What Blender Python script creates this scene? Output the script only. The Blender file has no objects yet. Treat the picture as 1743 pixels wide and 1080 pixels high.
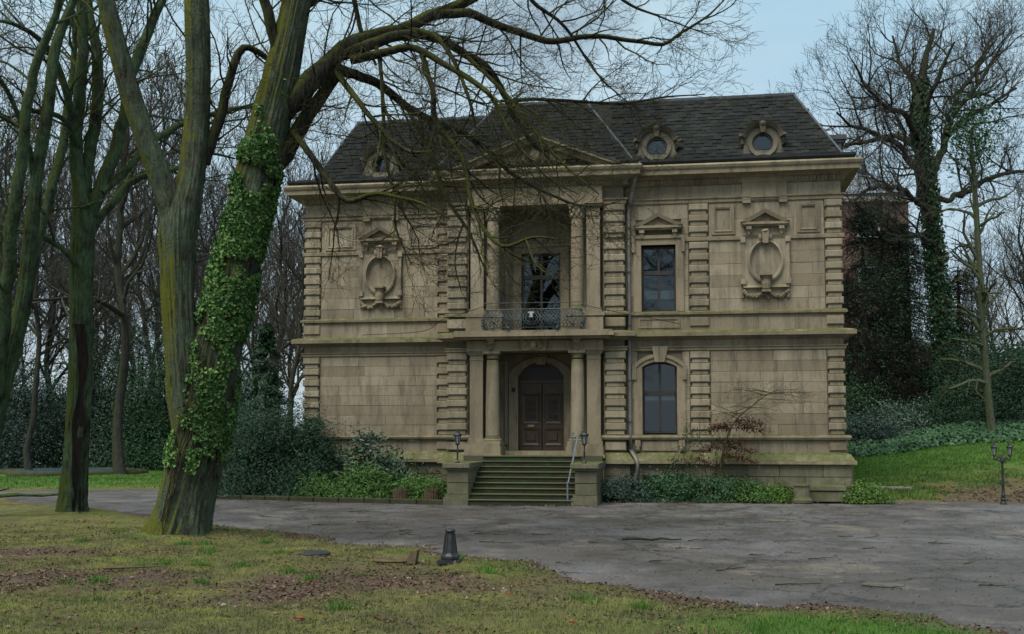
import bpy, math, random
import numpy as np
from mathutils import Vector
random.seed(7); RNG = np.random.default_rng(11)
S = bpy.context.scene
COL = S.collection
R = math.radians
# ------------------------------------------------------------------ camera, sky, sun, exposure
CAM = np.array([4.60, -32.60, 1.91]); YAW = R(9.3); PITCH = R(4.1); FPX = 1900.0; PX, PY = 871.5, 602.0
cd = bpy.data.cameras.new('camera'); cam = bpy.data.objects.new('camera', cd); COL.objects.link(cam)
cam.location = CAM; cam.rotation_euler = (R(90) + PITCH, 0, YAW)
cd.sensor_width = 36; cd.lens = FPX / 1743 * 36; cd.shift_y = 62 / 1743; cd.clip_end = 3000
S.camera = cam
w = bpy.data.worlds.new('World'); S.world = w; w.use_nodes = True
nt = w.node_tree; nt.nodes.clear()
out = nt.nodes.new('ShaderNodeOutputWorld'); bg = nt.nodes.new('ShaderNodeBackground')
sky = nt.nodes.new('ShaderNodeTexSky'); sky.sky_type = 'NISHITA'; sky.sun_disc = False
SUN_EL, SUN_AZ = 60, 205          # azimuth measured clockwise from +Y
sky.sun_elevation = R(SUN_EL); sky.sun_rotation = R(SUN_AZ); sky.dust_density = 2.0; sky.air_density = 1.0
tc = nt.nodes.new('ShaderNodeTexCoord'); mp = nt.nodes.new('ShaderNodeMapping'); mp.inputs['Scale'].default_value = (1, 1, 2.6)
nz = nt.nodes.new('ShaderNodeTexNoise'); nz.inputs['Scale'].default_value = 3.1; nz.inputs['Detail'].default_value = 6
rp = nt.nodes.new('ShaderNodeValToRGB')
rp.color_ramp.elements[0].position = .36; rp.color_ramp.elements[0].color = (3.5, 5.35, 6.5, 1)
rp.color_ramp.elements[1].position = .52; rp.color_ramp.elements[1].color = (4.4, 5.9, 6.6, 1)
el = rp.color_ramp.elements.new(.66); el.color = (2.7, 3.6, 4.2, 1)
mx = nt.nodes.new('ShaderNodeMix'); mx.data_type = 'RGBA'; mx.inputs[0].default_value = .85
hz = nt.nodes.new('ShaderNodeSeparateXYZ'); hr = nt.nodes.new('ShaderNodeMapRange'); hr.inputs['From Min'].default_value = .02; hr.inputs['From Max'].default_value = .38; hr.inputs['To Min'].default_value = .75; hr.inputs['To Max'].default_value = 0
hm = nt.nodes.new('ShaderNodeMix'); hm.data_type = 'RGBA'; hm.inputs[7].default_value = (4.6, 5.4, 6.1, 1)
L = nt.links.new
L(tc.outputs['Generated'], mp.inputs['Vector']); L(mp.outputs[0], nz.inputs['Vector']); L(nz.outputs['Fac'], rp.inputs[0])
L(tc.outputs['Generated'], hz.inputs[0]); L(hz.outputs['Z'], hr.inputs['Value']); L(hr.outputs[0], hm.inputs[0]); L(rp.outputs[0], hm.inputs[6])
L(sky.outputs[0], mx.inputs[6]); L(hm.outputs[2], mx.inputs[7]); L(mx.outputs[2], bg.inputs['Color'])
bg.inputs['Strength'].default_value = 0.05; L(bg.outputs[0], out.inputs['Surface'])
sd = bpy.data.lights.new('sun', 'SUN'); sd.energy = 1.5; sd.angle = R(40); sd.color = (1, .96, .9)
so = bpy.data.objects.new('sun', sd); COL.objects.link(so)
az = R(SUN_AZ); sv = Vector((math.sin(az) * math.cos(R(SUN_EL)), math.cos(az) * math.cos(R(SUN_EL)), math.sin(R(SUN_EL))))
so.rotation_euler = (-sv).to_track_quat('-Z', 'Y').to_euler()
S.view_settings.view_transform = 'Standard'; S.view_settings.look = 'None'; S.view_settings.exposure = 1.4; S.view_settings.gamma = 1
S.render.engine = 'CYCLES'; S.cycles.max_bounces = 6; S.cycles.transparent_max_bounces = 8

def ray(px, py):
    d = np.array([(px - PX) / FPX, 1.0, -(py - PY) / FPX]); c, s = math.cos(PITCH), math.sin(PITCH)
    r, f, u = d; f2 = f * c - u * s; u2 = f * s + u * c; c, s = math.cos(YAW), math.sin(YAW)
    return np.array([r * c - f2 * s, r * s + f2 * c, u2])
def W(px, py, Z): return CAM + ray(px, py) * Z          # a point of the place at depth Z metres
def G(px, py, z=0):
    d = ray(px, py); return CAM + d * ((z - CAM[2]) / d[2])

# ------------------------------------------------------------------ noise
def _h(i, j, k, seed):
    n = (i * 374761393 + j * 668265263 + k * 2147483647 + seed * 1274126177) & 0xffffffff
    n = ((n ^ (n >> 13)) * 1274126177) & 0xffffffff
    return ((n ^ (n >> 16)) & 0xffff) / 65535.0
def vnoise(x, y, z=0.0, seed=1):
    x, y, z = np.broadcast_arrays(np.asarray(x, float), np.asarray(y, float), np.asarray(z, float))
    i, j, k = np.floor(x).astype(np.int64), np.floor(y).astype(np.int64), np.floor(z).astype(np.int64)
    fx, fy, fz = x - i, y - j, z - k
    fx, fy, fz = fx*fx*(3-2*fx), fy*fy*(3-2*fy), fz*fz*(3-2*fz)
    r = 0
    for a in (0, 1):
        for b in (0, 1):
            for c in (0, 1):
                r = r + _h(i+a, j+b, k+c, seed) * (fx if a else 1-fx) * (fy if b else 1-fy) * (fz if c else 1-fz)
    return r * 2 - 1
def fbm(x, y, z=0.0, oct=4, seed=1):
    s, a, f = 0, 1, 1
    for o in range(oct):
        s = s + a * vnoise(x * f, y * f, np.asarray(z) * f, seed + o); a *= .5; f *= 2.03
    return s

# ------------------------------------------------------------------ materials
MATS = {}
class NT:
    def __init__(s, name):
        s.m = bpy.data.materials.new(name); s.m.use_nodes = True; s.t = s.m.node_tree
        s.b = s.t.nodes['Principled BSDF']; MATS[name] = s.m
        s.pos = s.n('ShaderNodeNewGeometry')
    def n(s, k): return s.t.nodes.new(k)
    def l(s, a, b): s.t.links.new(a, b)
    def vec(s, scale=(1, 1, 1), src=None):
        m = s.n('ShaderNodeMapping'); m.inputs['Scale'].default_value = scale; s.l(src or s.pos.outputs['Position'], m.inputs['Vector']); return m.outputs[0]
    def noise(s, scale, detail=5, rough=.55, vec=None, out='Fac'):
        n = s.n('ShaderNodeTexNoise'); n.inputs['Scale'].default_value = scale; n.inputs['Detail'].default_value = detail; n.inputs['Roughness'].default_value = rough
        s.l(vec or s.pos.outputs['Position'], n.inputs['Vector']); return n.outputs[out]
    def ramp(s, fac, *st):
        r = s.n('ShaderNodeValToRGB'); s.l(fac, r.inputs[0]); e = r.color_ramp.elements
        while len(e) < len(st): e.new(.5)
        for q, (p, c) in zip(e, st): q.position = p; q.color = (c, c, c, 1) if isinstance(c, (int, float)) else (*c, 1)
        return r.outputs[0]
    def mix(s, f, a, b, mode='MIX'):
        m = s.n('ShaderNodeMix'); m.data_type = 'RGBA'; m.blend_type = mode
        for i, v in ((0, f), (6, a), (7, b)):
            if isinstance(v, (int, float)): m.inputs[i].default_value = v if i == 0 else (v, v, v, 1)
            elif isinstance(v, tuple): m.inputs[i].default_value = (*v, 1)
            else: s.l(v, m.inputs[i])
        return m.outputs[2]
    def math(s, op, a, b=0.0):
        m = s.n('ShaderNodeMath'); m.operation = op
        for i, v in ((0, a), (1, b)):
            if isinstance(v, (int, float)): m.inputs[i].default_value = v
            else: s.l(v, m.inputs[i])
        return m.outputs[0]
    def nz(s):
        x = s.n('ShaderNodeSeparateXYZ'); s.l(s.pos.outputs['Normal'], x.inputs[0]); return x.outputs['Z']
    def z(s):
        x = s.n('ShaderNodeSeparateXYZ'); s.l(s.pos.outputs['Position'], x.inputs[0]); return x.outputs['Z']
    def rnd(s): o = s.n('ShaderNodeObjectInfo'); return o.outputs['Random']
    def isl(s): return s.pos.outputs['Random Per Island']
    def bump(s, h, strength=.3, dist=.02):
        b = s.n('ShaderNodeBump'); b.inputs['Strength'].default_value = strength; b.inputs['Distance'].default_value = dist
        s.l(h, b.inputs['Height']); s.l(b.outputs[0], s.b.inputs['Normal'])
    def fin(s, col=None, rough=.85, metal=0, spec=None):
        if spec is None and isinstance(rough, (int, float)) and rough > .5: spec = .18
        if col is not None:
            if isinstance(col, tuple): s.b.inputs['Base Color'].default_value = (*col, 1)
            else: s.l(col, s.b.inputs['Base Color'])
        if isinstance(rough, (int, float)): s.b.inputs['Roughness'].default_value = rough
        else: s.l(rough, s.b.inputs['Roughness'])
        s.b.inputs['Metallic'].default_value = metal
        if spec is not None: s.b.inputs['Specular IOR Level'].default_value = spec
        return s.m
def stone(name, c1, c2, c3, moss=.5, stain=.6, low=0.0):
    s = NT(name)
    c = s.ramp(s.rnd(), (0, c1), (.45, c2), (.8, c3), (1, c1))
    c = s.mix(s.ramp(s.noise(1.1, 6), (.35, 0), (.7, .55)), c, tuple(v * .72 for v in c2))
    c = s.mix(s.ramp(s.noise(9, 6, .7), (.3, .35), (.62, 0)), c, tuple(v * .6 for v in c1))
    c = s.mix(s.ramp(s.noise(38, 3), (.45, 0), (.75, .3)), c, tuple(min(1, v * 1.35) for v in c2))
    st = s.ramp(s.noise(1, 8, .72, s.vec((3.4, 3.4, .55))), (.47, 0), (.70, stain))
    c = s.mix(s.ramp(s.noise(.55, 5, .6), (.42, 0), (.66, .5)), c, tuple(v * .5 for v in c1))
    c = s.mix(st, c, (.070, .062, .048))
    up = s.ramp(s.nz(), (.25, 0), (.6, 1))
    up = s.math('MULTIPLY', up, s.ramp(s.math('DIVIDE', s.z(), 12.0), (.48, 1), (.6, .25)))
    mo = s.math('MULTIPLY', s.ramp(s.noise(3.2, 6, .65), (.30, 0), (.50, moss)), up)
    c = s.mix(mo, c, s.ramp(s.noise(14, 4), (.3, (.045, .055, .018)), (.7, (.125, .140, .030))))
    zz = s.math('ADD', s.z(), s.math('MULTIPLY', s.noise(1.7, 5, .6), 1.4))
    al = s.ramp(s.math('DIVIDE', zz, 4.0), (.25, .55 + low), (.62, 0))
    al = s.math('MULTIPLY', al, s.ramp(s.noise(2.4, 6, .7), (.36, 0), (.62, 1)))
    c = s.mix(al, c, (.085, .092, .038))
    h = s.math('ADD', s.noise(22, 6, .7), s.math('MULTIPLY', s.noise(90, 2), .4)); s.bump(h, .45, .02)
    return s.fin(c, .92)
stone('stone', (.285, .230, .154), (.370, .312, .220), (.200, .154, .100), .55, .78)
stone('stone_dark', (.10, .085, .06), (.14, .12, .085), (.075, .062, .045), .7, .8)
stone('stone_trim', (.280, .226, .148), (.312, .256, .172), (.248, .196, .126), .95, .74)
stone('stone_plinth', (.19, .165, .118), (.23, .20, .145), (.165, .14, .10), .8, .7, .3)
stone('stone_step', (.085, .078, .058), (.11, .10, .075), (.07, .064, .046), .75, .75, .4)
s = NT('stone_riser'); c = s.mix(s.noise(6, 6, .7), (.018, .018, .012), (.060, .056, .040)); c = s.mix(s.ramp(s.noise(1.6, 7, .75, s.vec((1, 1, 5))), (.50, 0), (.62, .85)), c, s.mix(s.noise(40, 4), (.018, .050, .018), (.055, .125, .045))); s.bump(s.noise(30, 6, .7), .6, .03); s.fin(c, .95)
stone('stone_old', (.17, .15, .11), (.20, .18, .13), (.15, .13, .10), .9, .7, .35)
s = NT('recess'); c = s.mix(s.noise(2, 5), (.12, .10, .07), (.17, .145, .10)); s.fin(c, .95)
def simple(name, a, b, scale=6, rough=.6, metal=0, bump=0):
    s = NT(name); c = s.mix(s.ramp(s.noise(scale, 6, .65), (.3, 0), (.7, 1)), a, b)
    if bump: s.bump(s.noise(scale * 6, 4), bump, .01)
    return s.fin(c, rough, metal)
s = NT('slate'); c = s.ramp(s.rnd(), (0, (.007, .008, .008)), (.5, (.014, .016, .015)), (.85, (.027, .030, .028)), (1, (.010, .010, .009)))
c = s.mix(s.ramp(s.isl(), (0, 0), (1, .5)), c, (.026, .028, .026)); c = s.mix(s.ramp(s.noise(2.5, 6, .7), (.48, 0), (.7, .6)), c, (.026, .029, .016)); s.bump(s.noise(40, 4), .3, .01); s.fin(c, .8, 0, .08)
simple('lead', (.035, .037, .040), (.075, .08, .085), 5, .5, .3)
simple('gutter_iron', (.012, .013, .014), (.03, .032, .033), 6, .55)
simple('pipe_zinc', (.14, .13, .115), (.23, .22, .20), 5, .55, .2)
simple('iron_black', (.010, .011, .012), (.030, .031, .030), 12, .5, .1, .2)
simple('iron_grey', (.045, .055, .060), (.10, .12, .115), 18, .6, .2)
simple('rail_steel', (.13, .15, .18), (.22, .25, .28), 8, .45, .3)
s = NT('door_wood'); c = s.mix(s.noise(3, 6, .6, s.vec((9, 9, .7))), (.030, .018, .011), (.110, .066, .038)); s.bump(s.noise(8, 5, .6, s.vec((9, 9, .7))), .2, .01); s.fin(c, .5)
simple('frame_wood', (.016, .013, .012), (.035, .028, .025), 7, .5)
simple('brass', (.30, .20, .08), (.42, .30, .14), 20, .4, .7)
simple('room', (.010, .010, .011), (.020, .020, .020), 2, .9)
simple('blind', (.45, .47, .48), (.60, .62, .62), 3, .8)
simple('white_plastic', (.34, .36, .37), (.45, .46, .47), 5, .4)
simple('barrel_wood', (.05, .032, .020), (.15, .10, .065), 14, .85, 0, .4)
simple('brick_red', (.20, .050, .030), (.27, .08, .05), 9, .9, 0, .3)
simple('concrete', (.30, .27, .22), (.40, .37, .31), 3, .9, 0, .2)
simple('cut_wood', (.07, .052, .030), (.14, .105, .065), 10, .9)
simple('pool_rim', (.022, .032, .010), (.060, .058, .030), 4, .95, 0, .4)
simple('litter_white', (.22, .21, .19), (.38, .37, .34), 6, .8)
s = NT('water'); c = s.mix(s.noise(1.4, 3), (.03, .10, .20), (.06, .17, .30)); s.bump(s.noise(6, 3), .15, .02); s.fin(c, .12)
s = NT('lamp_glass'); s.fin((.30, .33, .33), .15); s.b.inputs['Alpha'].default_value = .55
simple('glass_shaded', (.010, .010, .010), (.022, .021, .019), 9, .55)  # transom glass, with the deep doorway's shade put into its colour
s = NT('glass'); t = s.t; g = s.n('ShaderNodeBsdfGlossy'); g.inputs['Roughness'].default_value = .02; g.inputs['Color'].default_value = (.8, .86, .9, 1)
tr = s.n('ShaderNodeBsdfTransparent'); tr.inputs['Color'].default_value = (.80, .84, .84, 1); fr = s.n('ShaderNodeFresnel'); fr.inputs['IOR'].default_value = 1.6
ms = s.n('ShaderNodeMixShader'); s.l(fr.outputs[0], ms.inputs[0]); s.l(tr.outputs[0], ms.inputs[1]); s.l(g.outputs[0], ms.inputs[2]); s.l(ms.outputs[0], t.nodes['Material Output'].inputs['Surface'])
def bark(name, a, b, moss, amt, lichen=None, vs=(13, 13, 2.0)):
    s = NT(name); f = s.noise(1, 8, .7, s.vec(vs)); c = s.mix(s.ramp(f, (.40, 0), (.58, 1)), a, b)
    if lichen: c = s.mix(s.ramp(s.noise(1.6, 6, .7), (.38, 0), (.56, .85)), c, s.mix(s.ramp(s.noise(1, 8, .75, s.vec((20, 20, 5))), (.42, 0), (.60, 1)), lichen, tuple(v * .45 for v in lichen)))
    x = s.n('ShaderNodeSeparateXYZ'); s.l(s.pos.outputs['Normal'], x.inputs[0])
    bias = s.math('MULTIPLY', s.math('ADD', s.math('MULTIPLY', x.outputs['Z'], .55), s.math('MULTIPLY', x.outputs['X'], -.55)), .42)
    m = s.ramp(s.math('ADD', s.noise(1.05, 8, .72), bias), (.46, 0), (.58, amt))
    mc = s.mix(s.noise(30, 4, .7), tuple(v * .45 for v in moss), moss)
    c = s.mix(m, c, mc); s.bump(s.math('ADD', f, s.math('MULTIPLY', s.noise(26, 5, .7), .5)), 1.0, .09)
    return s.fin(c, .95)
bark('bark_main', (.010, .009, .007), (.085, .085, .060), (.170, .180, .022), .95, (.125, .165, .105))
bark('bark_left', (.007, .007, .005), (.055, .060, .040), (.095, .125, .022), .9, (.100, .165, .082))
bark('bark_limb', (.014, .013, .010), (.050, .047, .032), (.110, .125, .020), .85)
bark('bark_twig', (.036, .031, .020), (.075, .066, .042), (.105, .112, .030), .6)
bark('bark_far', (.030, .027, .022), (.062, .058, .048), (.055, .070, .024), .7)
bark('twig_far', (.062, .056, .050), (.095, .086, .076), (.075, .080, .045), .4)
bark('bark_pale', (.06, .06, .045), (.15, .145, .11), (.10, .13, .05), .7, (.12, .15, .09))
bark('bark_dark', (.010, .008, .007), (.028, .021, .017), (.03, .035, .015), .3)
def leafm(name, a, b, c3=None, rough=.55):
    s = NT(name); c = s.ramp(s.isl(), (0, a), (.6, b), (1, c3 or b)); c = s.mix(s.ramp(s.noise(1.3, 4), (.35, .55), (.65, 0)), c, tuple(v * .55 for v in a))
    s.fin(c, rough); s.b.inputs['Subsurface Weight'].default_value = 0
    return s.m
leafm('ivy_leaf', (.034, .095, .026), (.095, .200, .052), (.205, .290, .085), .55)
leafm('yew_leaf', (.018, .044, .024), (.034, .074, .040), (.054, .104, .052))
leafm('conifer_leaf', (.017, .042, .021), (.032, .072, .034), (.050, .098, .046))
leafm('rhodo_leaf', (.020, .050, .026), (.040, .085, .042), (.075, .125, .065), .5)
leafm('juniper_leaf', (.040, .100, .020), (.080, .165, .034), (.130, .220, .055))
leafm('box_leaf', (.050, .110, .018), (.095, .175, .032), (.150, .240, .055), .6)
leafm('bluish_leaf', (.026, .052, .038), (.048, .080, .060), (.085, .115, .095))
leafm('creeper_leaf', (.024, .068, .030), (.048, .110, .046), (.080, .150, .060), .6)
leafm('brown_leaf', (.050, .022, .014), (.100, .045, .028), (.150, .075, .048), .8)
leafm('litter_leaf', (.060, .034, .022), (.150, .085, .055), (.26, .18, .13), .8)
leafm('yellow_flower', (.42, .27, .02), (.55, .38, .04))
leafm('grass_blade', (.075, .098, .028), (.150, .165, .046), (.260, .240, .125), .7)
leafm('green_blade', (.045, .120, .015), (.070, .165, .022), (.110, .21, .04), .7)
s = NT('lawn_soil')
a = s.n('ShaderNodeAttribute'); a.attribute_name = 'litter'
green = s.mix(s.ramp(s.noise(1.3, 6, .65), (.4, 0), (.62, 1)), (.118, .108, .046), (.190, .192, .042))
green = s.mix(s.ramp(s.noise(11, 5, .7), (.4, 0), (.68, .7)), green, (.070, .060, .030))
dirt = s.mix(s.noise(16, 6, .75), (.040, .028, .020), (.165, .115, .080))
f = s.math('ADD', a.outputs['Fac'], s.math('MULTIPLY', s.math('SUBTRACT', s.noise(3.5, 6, .7), .5), 1.6))
c = s.mix(s.ramp(f, (.30, 0), (.85, 1)), green, dirt)
g2 = s.n('ShaderNodeAttribute'); g2.attribute_name = 'lush'
c = s.mix(s.math('MULTIPLY', g2.outputs['Fac'], s.ramp(s.noise(4, 5, .7), (.25, .5), (.6, 1))), c, s.mix(s.noise(30, 4), (.040, .105, .014), (.085, .175, .024)))
s.bump(s.math('ADD', s.noise(28, 6, .75), s.noise(110, 3)), .8, .03); s.fin(c, .95)
s = NT('asphalt')
big = s.noise(.22, 5, .55); mid = s.noise(.8, 8, .72, s.vec((1, .75, 1)))
c = s.mix(s.ramp(big, (.38, 0), (.62, 1)), (.104, .088, .072), (.178, .172, .170))
c = s.mix(s.ramp(mid, (.42, .75), (.58, 0)), c, (.066, .058, .050))
c = s.mix(s.ramp(s.noise(.5, 8, .74, s.vec((1, .8, 1))), (.54, 0), (.62, .75)), c, (.255, .210, .170))
c = s.mix(s.ramp(s.noise(1.9, 7, .75), (.60, 0), (.68, .7)), c, (.075, .080, .040))
vo = s.n('ShaderNodeTexVoronoi'); vo.feature = 'DISTANCE_TO_EDGE'; vo.inputs['Scale'].default_value = .55
wv_ = s.n('ShaderNodeVectorMath'); wv_.operation = 'ADD'; nv = s.noise(2.2, 5, .7, None, 'Color'); s.l(s.pos.outputs['Position'], wv_.inputs[0]); s.l(nv, wv_.inputs[1]); s.l(wv_.outputs[0], vo.inputs['Vector'])
crack = s.math('MULTIPLY', s.ramp(vo.outputs['Distance'], (.0, 1), (.030, 0)), s.ramp(s.noise(.35, 4), (.38, 0), (.52, 1)))
c = s.mix(crack, c, (.018, .017, .014))
c = s.mix(s.ramp(s.noise(42, 5, .85), (.38, .85), (.54, 0)), c, (.036, .032, .028)); c = s.mix(s.ramp(s.noise(75, 3, .7), (.60, 0), (.68, .8)), c, (.30, .275, .25))
wet = s.ramp(mid, (.40, .30), (.56, .9)); s.bump(s.math('SUBTRACT', s.math('ADD', s.noise(55, 6, .85), s.math('MULTIPLY', s.noise(2.2, 5), 2.2)), crack), .8, .035); s.fin(c, wet, 0, .35)
simple('far_ground', (.045, .042, .022), (.075, .065, .035), .3, .95)
simple('kerb_stone', (.030, .033, .014), (.060, .056, .034), 5, .95, 0, .4)
s = NT('brick_far'); bt = s.n('ShaderNodeTexBrick'); bt.inputs['Scale'].default_value = 3.0
bt.inputs['Color1'].default_value = (.125, .066, .055, 1); bt.inputs['Color2'].default_value = (.155, .080, .066, 1); bt.inputs['Mortar'].default_value = (.15, .11, .095, 1); s.l(s.vec((1, 1, 1)), bt.inputs['Vector'])
c = s.mix(s.ramp(s.noise(.4, 5), (.4, 0), (.7, .5)), bt.outputs[0], (.17, .085, .06)); s.fin(c, .9)
simple('red_paint', (.26, .04, .045), (.34, .06, .06), 1, .8)
simple('roof_grey', (.14, .16, .18), (.22, .24, .26), 1, .6)

# ------------------------------------------------------------------ mesh helpers
class MB:
    def __init__(s): s.v = []; s.f = []; s.n = 0
    def add(s, v, f):
        s.v.extend([tuple(map(float, p)) for p in v]); s.f.extend([tuple(i + s.n for i in q) for q in f]); s.n += len(v); return s
    def box(s, x0, x1, y0, y1, z0, z1):
        v = [(x0,y0,z0),(x1,y0,z0),(x1,y1,z0),(x0,y1,z0),(x0,y0,z1),(x1,y0,z1),(x1,y1,z1),(x0,y1,z1)]
        return s.add(v, [(3,2,1,0),(4,5,6,7),(0,1,5,4),(1,2,6,5),(2,3,7,6),(3,0,4,7)])
    def cham(s, x0, x1, y0, y1, z0, z1, c=.01):
        v = [(x0,y1,z0),(x1,y1,z0),(x1,y1,z1),(x0,y1,z1),(x0,y0+c,z0),(x1,y0+c,z0),(x1,y0+c,z1),(x0,y0+c,z1),
             (x0+c,y0,z0+c),(x1-c,y0,z0+c),(x1-c,y0,z1-c),(x0+c,y0,z1-c)]
        f = [(0,3,2,1)]
        for i in range(4):
            j = (i+1) % 4; f += [(i, j, 4+j, 4+i), (4+i, 4+j, 8+j, 8+i)]
        return s.add(v, f + [(8,9,10,11)])
    def prism(s, poly, y0, y1):
        n = len(poly); v = [(x, y0, z) for x, z in poly] + [(x, y1, z) for x, z in poly]
        return s.add(v, [tuple(range(n)), tuple(range(2*n-1, n-1, -1))] + [(i, n+i, n+(i+1) % n, (i+1) % n) for i in range(n)])
    def ring(s, outer, inner, y0, y1, closed=False, yin=None):
        n = len(outer); yin = y0 if yin is None else yin
        v = [(x,y0,z) for x,z in outer] + [(x,yin,z) for x,z in inner] + [(x,y1,z) for x,z in outer] + [(x,y1,z) for x,z in inner]; f = []
        for i in range(n if closed else n-1):
            j = (i+1) % n; f += [(i,j,n+j,n+i), (2*n+j,2*n+i,3*n+i,3*n+j), (i,2*n+i,2*n+j,j), (n+j,3*n+j,3*n+i,n+i)]
        if not closed: f += [(0,n,3*n,2*n), (n-1,2*n+n-1,3*n+n-1,n+n-1)]
        return s.add(v, f)
    def lathe(s, prof, c=(0,0,0), sides=20, rot=0):
        v = []; f = []
        for r, z in prof:
            for k in range(sides):
                a = 2*math.pi*k/sides + rot; v.append((c[0]+r*math.cos(a), c[1]+r*math.sin(a), c[2]+z))
        m = len(prof)
        for i in range(m-1):
            for k in range(sides):
                k2 = (k+1) % sides; f.append((i*sides+k, i*sides+k2, (i+1)*sides+k2, (i+1)*sides+k))
        f.append(tuple(range(sides-1, -1, -1))); f.append(tuple((m-1)*sides+k for k in range(sides)))
        return s.add(v, f)
    def tube(s, pts, r, sides=6):
        V, F = tube_np(np.array(pts, float), np.full(len(pts), r) if np.isscalar(r) else np.array(r, float), sides)
        s.add(V, [tuple(q) for q in F]); n0 = s.n - len(V)
        s.f.append(tuple(n0 + k for k in range(sides-1, -1, -1))); s.f.append(tuple(s.n - sides + k for k in range(sides))); return s
    def blob(s, c, r, seg=8, rings=5, jit=.12):
        r = (r, r, r) if np.isscalar(r) else r; v = [(c[0], c[1], c[2]-r[2])]; f = []
        for i in range(1, rings):
            a = math.pi*i/rings
            for k in range(seg):
                b = 2*math.pi*k/seg; q = 1 + random.uniform(-jit, jit)
                v.append((c[0]+r[0]*q*math.sin(a)*math.cos(b), c[1]+r[1]*q*math.sin(a)*math.sin(b), c[2]-r[2]*math.cos(a)*q))
        v.append((c[0], c[1], c[2]+r[2])); t = len(v)-1
        for k in range(seg):
            k2 = (k+1) % seg; f.append((0, 1+k2, 1+k)); f.append((t, t-seg+k, t-seg+k2))
            for i in range(rings-2): a0 = 1+i*seg; f.append((a0+k, a0+k2, a0+seg+k2, a0+seg+k))
        return s.add(v, f)
    def sweep(s, path, prof, back=.06):
        P = [np.array(p, float) for p in path]; n = len(P); offs = []
        for i in range(n):
            d1 = P[i]-P[i-1] if i else P[1]-P[0]; d2 = P[i+1]-P[i] if i < n-1 else d1
            d1 = d1/np.linalg.norm(d1); d2 = d2/np.linalg.norm(d2); n1 = np.array([d1[1], -d1[0]]); n2 = np.array([d2[1], -d2[0]])
            b = n1+n2; b = b/max(1e-6, (b@n1)); offs.append(b)
        pr = [(-back, prof[0][1])] + list(prof) + [(-back, prof[-1][1])]; m = len(pr); v = []
        for p, o in zip(P, offs): v += [(*(p+o*q), z) for q, z in pr]
        f = []
        for i in range(n-1):
            for k in range(m):
                k2 = (k+1) % m; f.append((i*m+k, (i+1)*m+k, (i+1)*m+k2, i*m+k2))
        f.append(tuple(range(m))); f.append(tuple((n-1)*m+k for k in range(m-1, -1, -1)))
        return s.add(v, f)
    def build(s, name, mat, parent=None, smooth=False, loc=None):
        me = bpy.data.meshes.new(name); me.from_pydata(s.v, [], s.f); me.update()
        if smooth: me.polygons.foreach_set('use_smooth', [True]*len(me.polygons))
        return mk(name, me, mat, parent, loc)
def mk(name, me, mat, parent=None, loc=None):
    if not me.materials: me.materials.append(MATS[mat])
    o = bpy.data.objects.new(name, me); COL.objects.link(o)
    if parent is not None: o.parent = parent
    if loc is not None: o.location = loc
    return o
def np_mesh(name, V, F, smooth=False):
    V = np.asarray(V, np.float32); F = np.asarray(F, np.int32); k = F.shape[1]
    me = bpy.data.meshes.new(name); me.vertices.add(len(V)); me.vertices.foreach_set('co', V.ravel())
    me.loops.add(F.size); me.loops.foreach_set('vertex_index', F.ravel())
    me.polygons.add(len(F)); me.polygons.foreach_set('loop_start', np.arange(0, F.size, k, dtype=np.int32))
    if smooth: me.polygons.foreach_set('use_smooth', np.ones(len(F), bool))
    me.update(calc_edges=True); return me
def tube_np(P, rad, sides):
    n = len(P); T = np.gradient(P, axis=0); T /= np.linalg.norm(T, axis=1)[:, None] + 1e-9
    m = T.mean(0); ref = np.eye(3)[np.argmin(abs(m))]
    U = np.cross(T, ref); U /= np.linalg.norm(U, axis=1)[:, None] + 1e-9; B = np.cross(T, U)
    a = np.arange(sides) * 2 * math.pi / sides
    V = P[:, None, :] + rad[:, None, None] * (np.cos(a)[None, :, None] * U[:, None, :] + np.sin(a)[None, :, None] * B[:, None, :])
    i = np.arange(n-1)[:, None] * sides; k = np.arange(sides)[None, :]; k2 = (k+1) % sides
    F = np.stack([i+k, i+k2, i+sides+k2, i+sides+k], -1).reshape(-1, 4)
    return V.reshape(-1, 3), F
class Tubes:
    def __init__(s): s.V = []; s.F = []; s.n = 0
    def add(s, V, F): s.V.append(V); s.F.append(F + s.n); s.n += len(V)
    def branch(s, P, r, sides): s.add(*tube_np(P, r, sides))
    def mesh(s, name): return np_mesh(name, np.concatenate(s.V), np.concatenate(s.F), True)
def tag(o, label=None, cat=None, group=None, kind=None):
    for k, v in (('label', label), ('category', cat), ('group', group), ('kind', kind)):
        if v: o[k] = v
    return o
def empty(name, loc=(0,0,0), rz=0):
    o = bpy.data.objects.new(name, None); COL.objects.link(o); o.location = loc; o.rotation_euler = (0,0,rz); return o
def smoothpath(P, n=None, step=.25):
    P = np.array(P, float); Q = np.vstack([2*P[0]-P[1], P, 2*P[-1]-P[-2]]); o = []
    for i in range(1, len(Q)-2):
        m = n or max(2, int(np.linalg.norm(Q[i+1][:3]-Q[i][:3]) / step))
        for t in np.arange(m) / m:
            o.append(.5*((2*Q[i]) + (Q[i+1]-Q[i-1])*t + (2*Q[i-1]-5*Q[i]+4*Q[i+1]-Q[i+2])*t*t + (3*Q[i]-Q[i-1]-3*Q[i+1]+Q[i+2])*t**3))
    o.append(P[-1]); return np.array(o)

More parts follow.
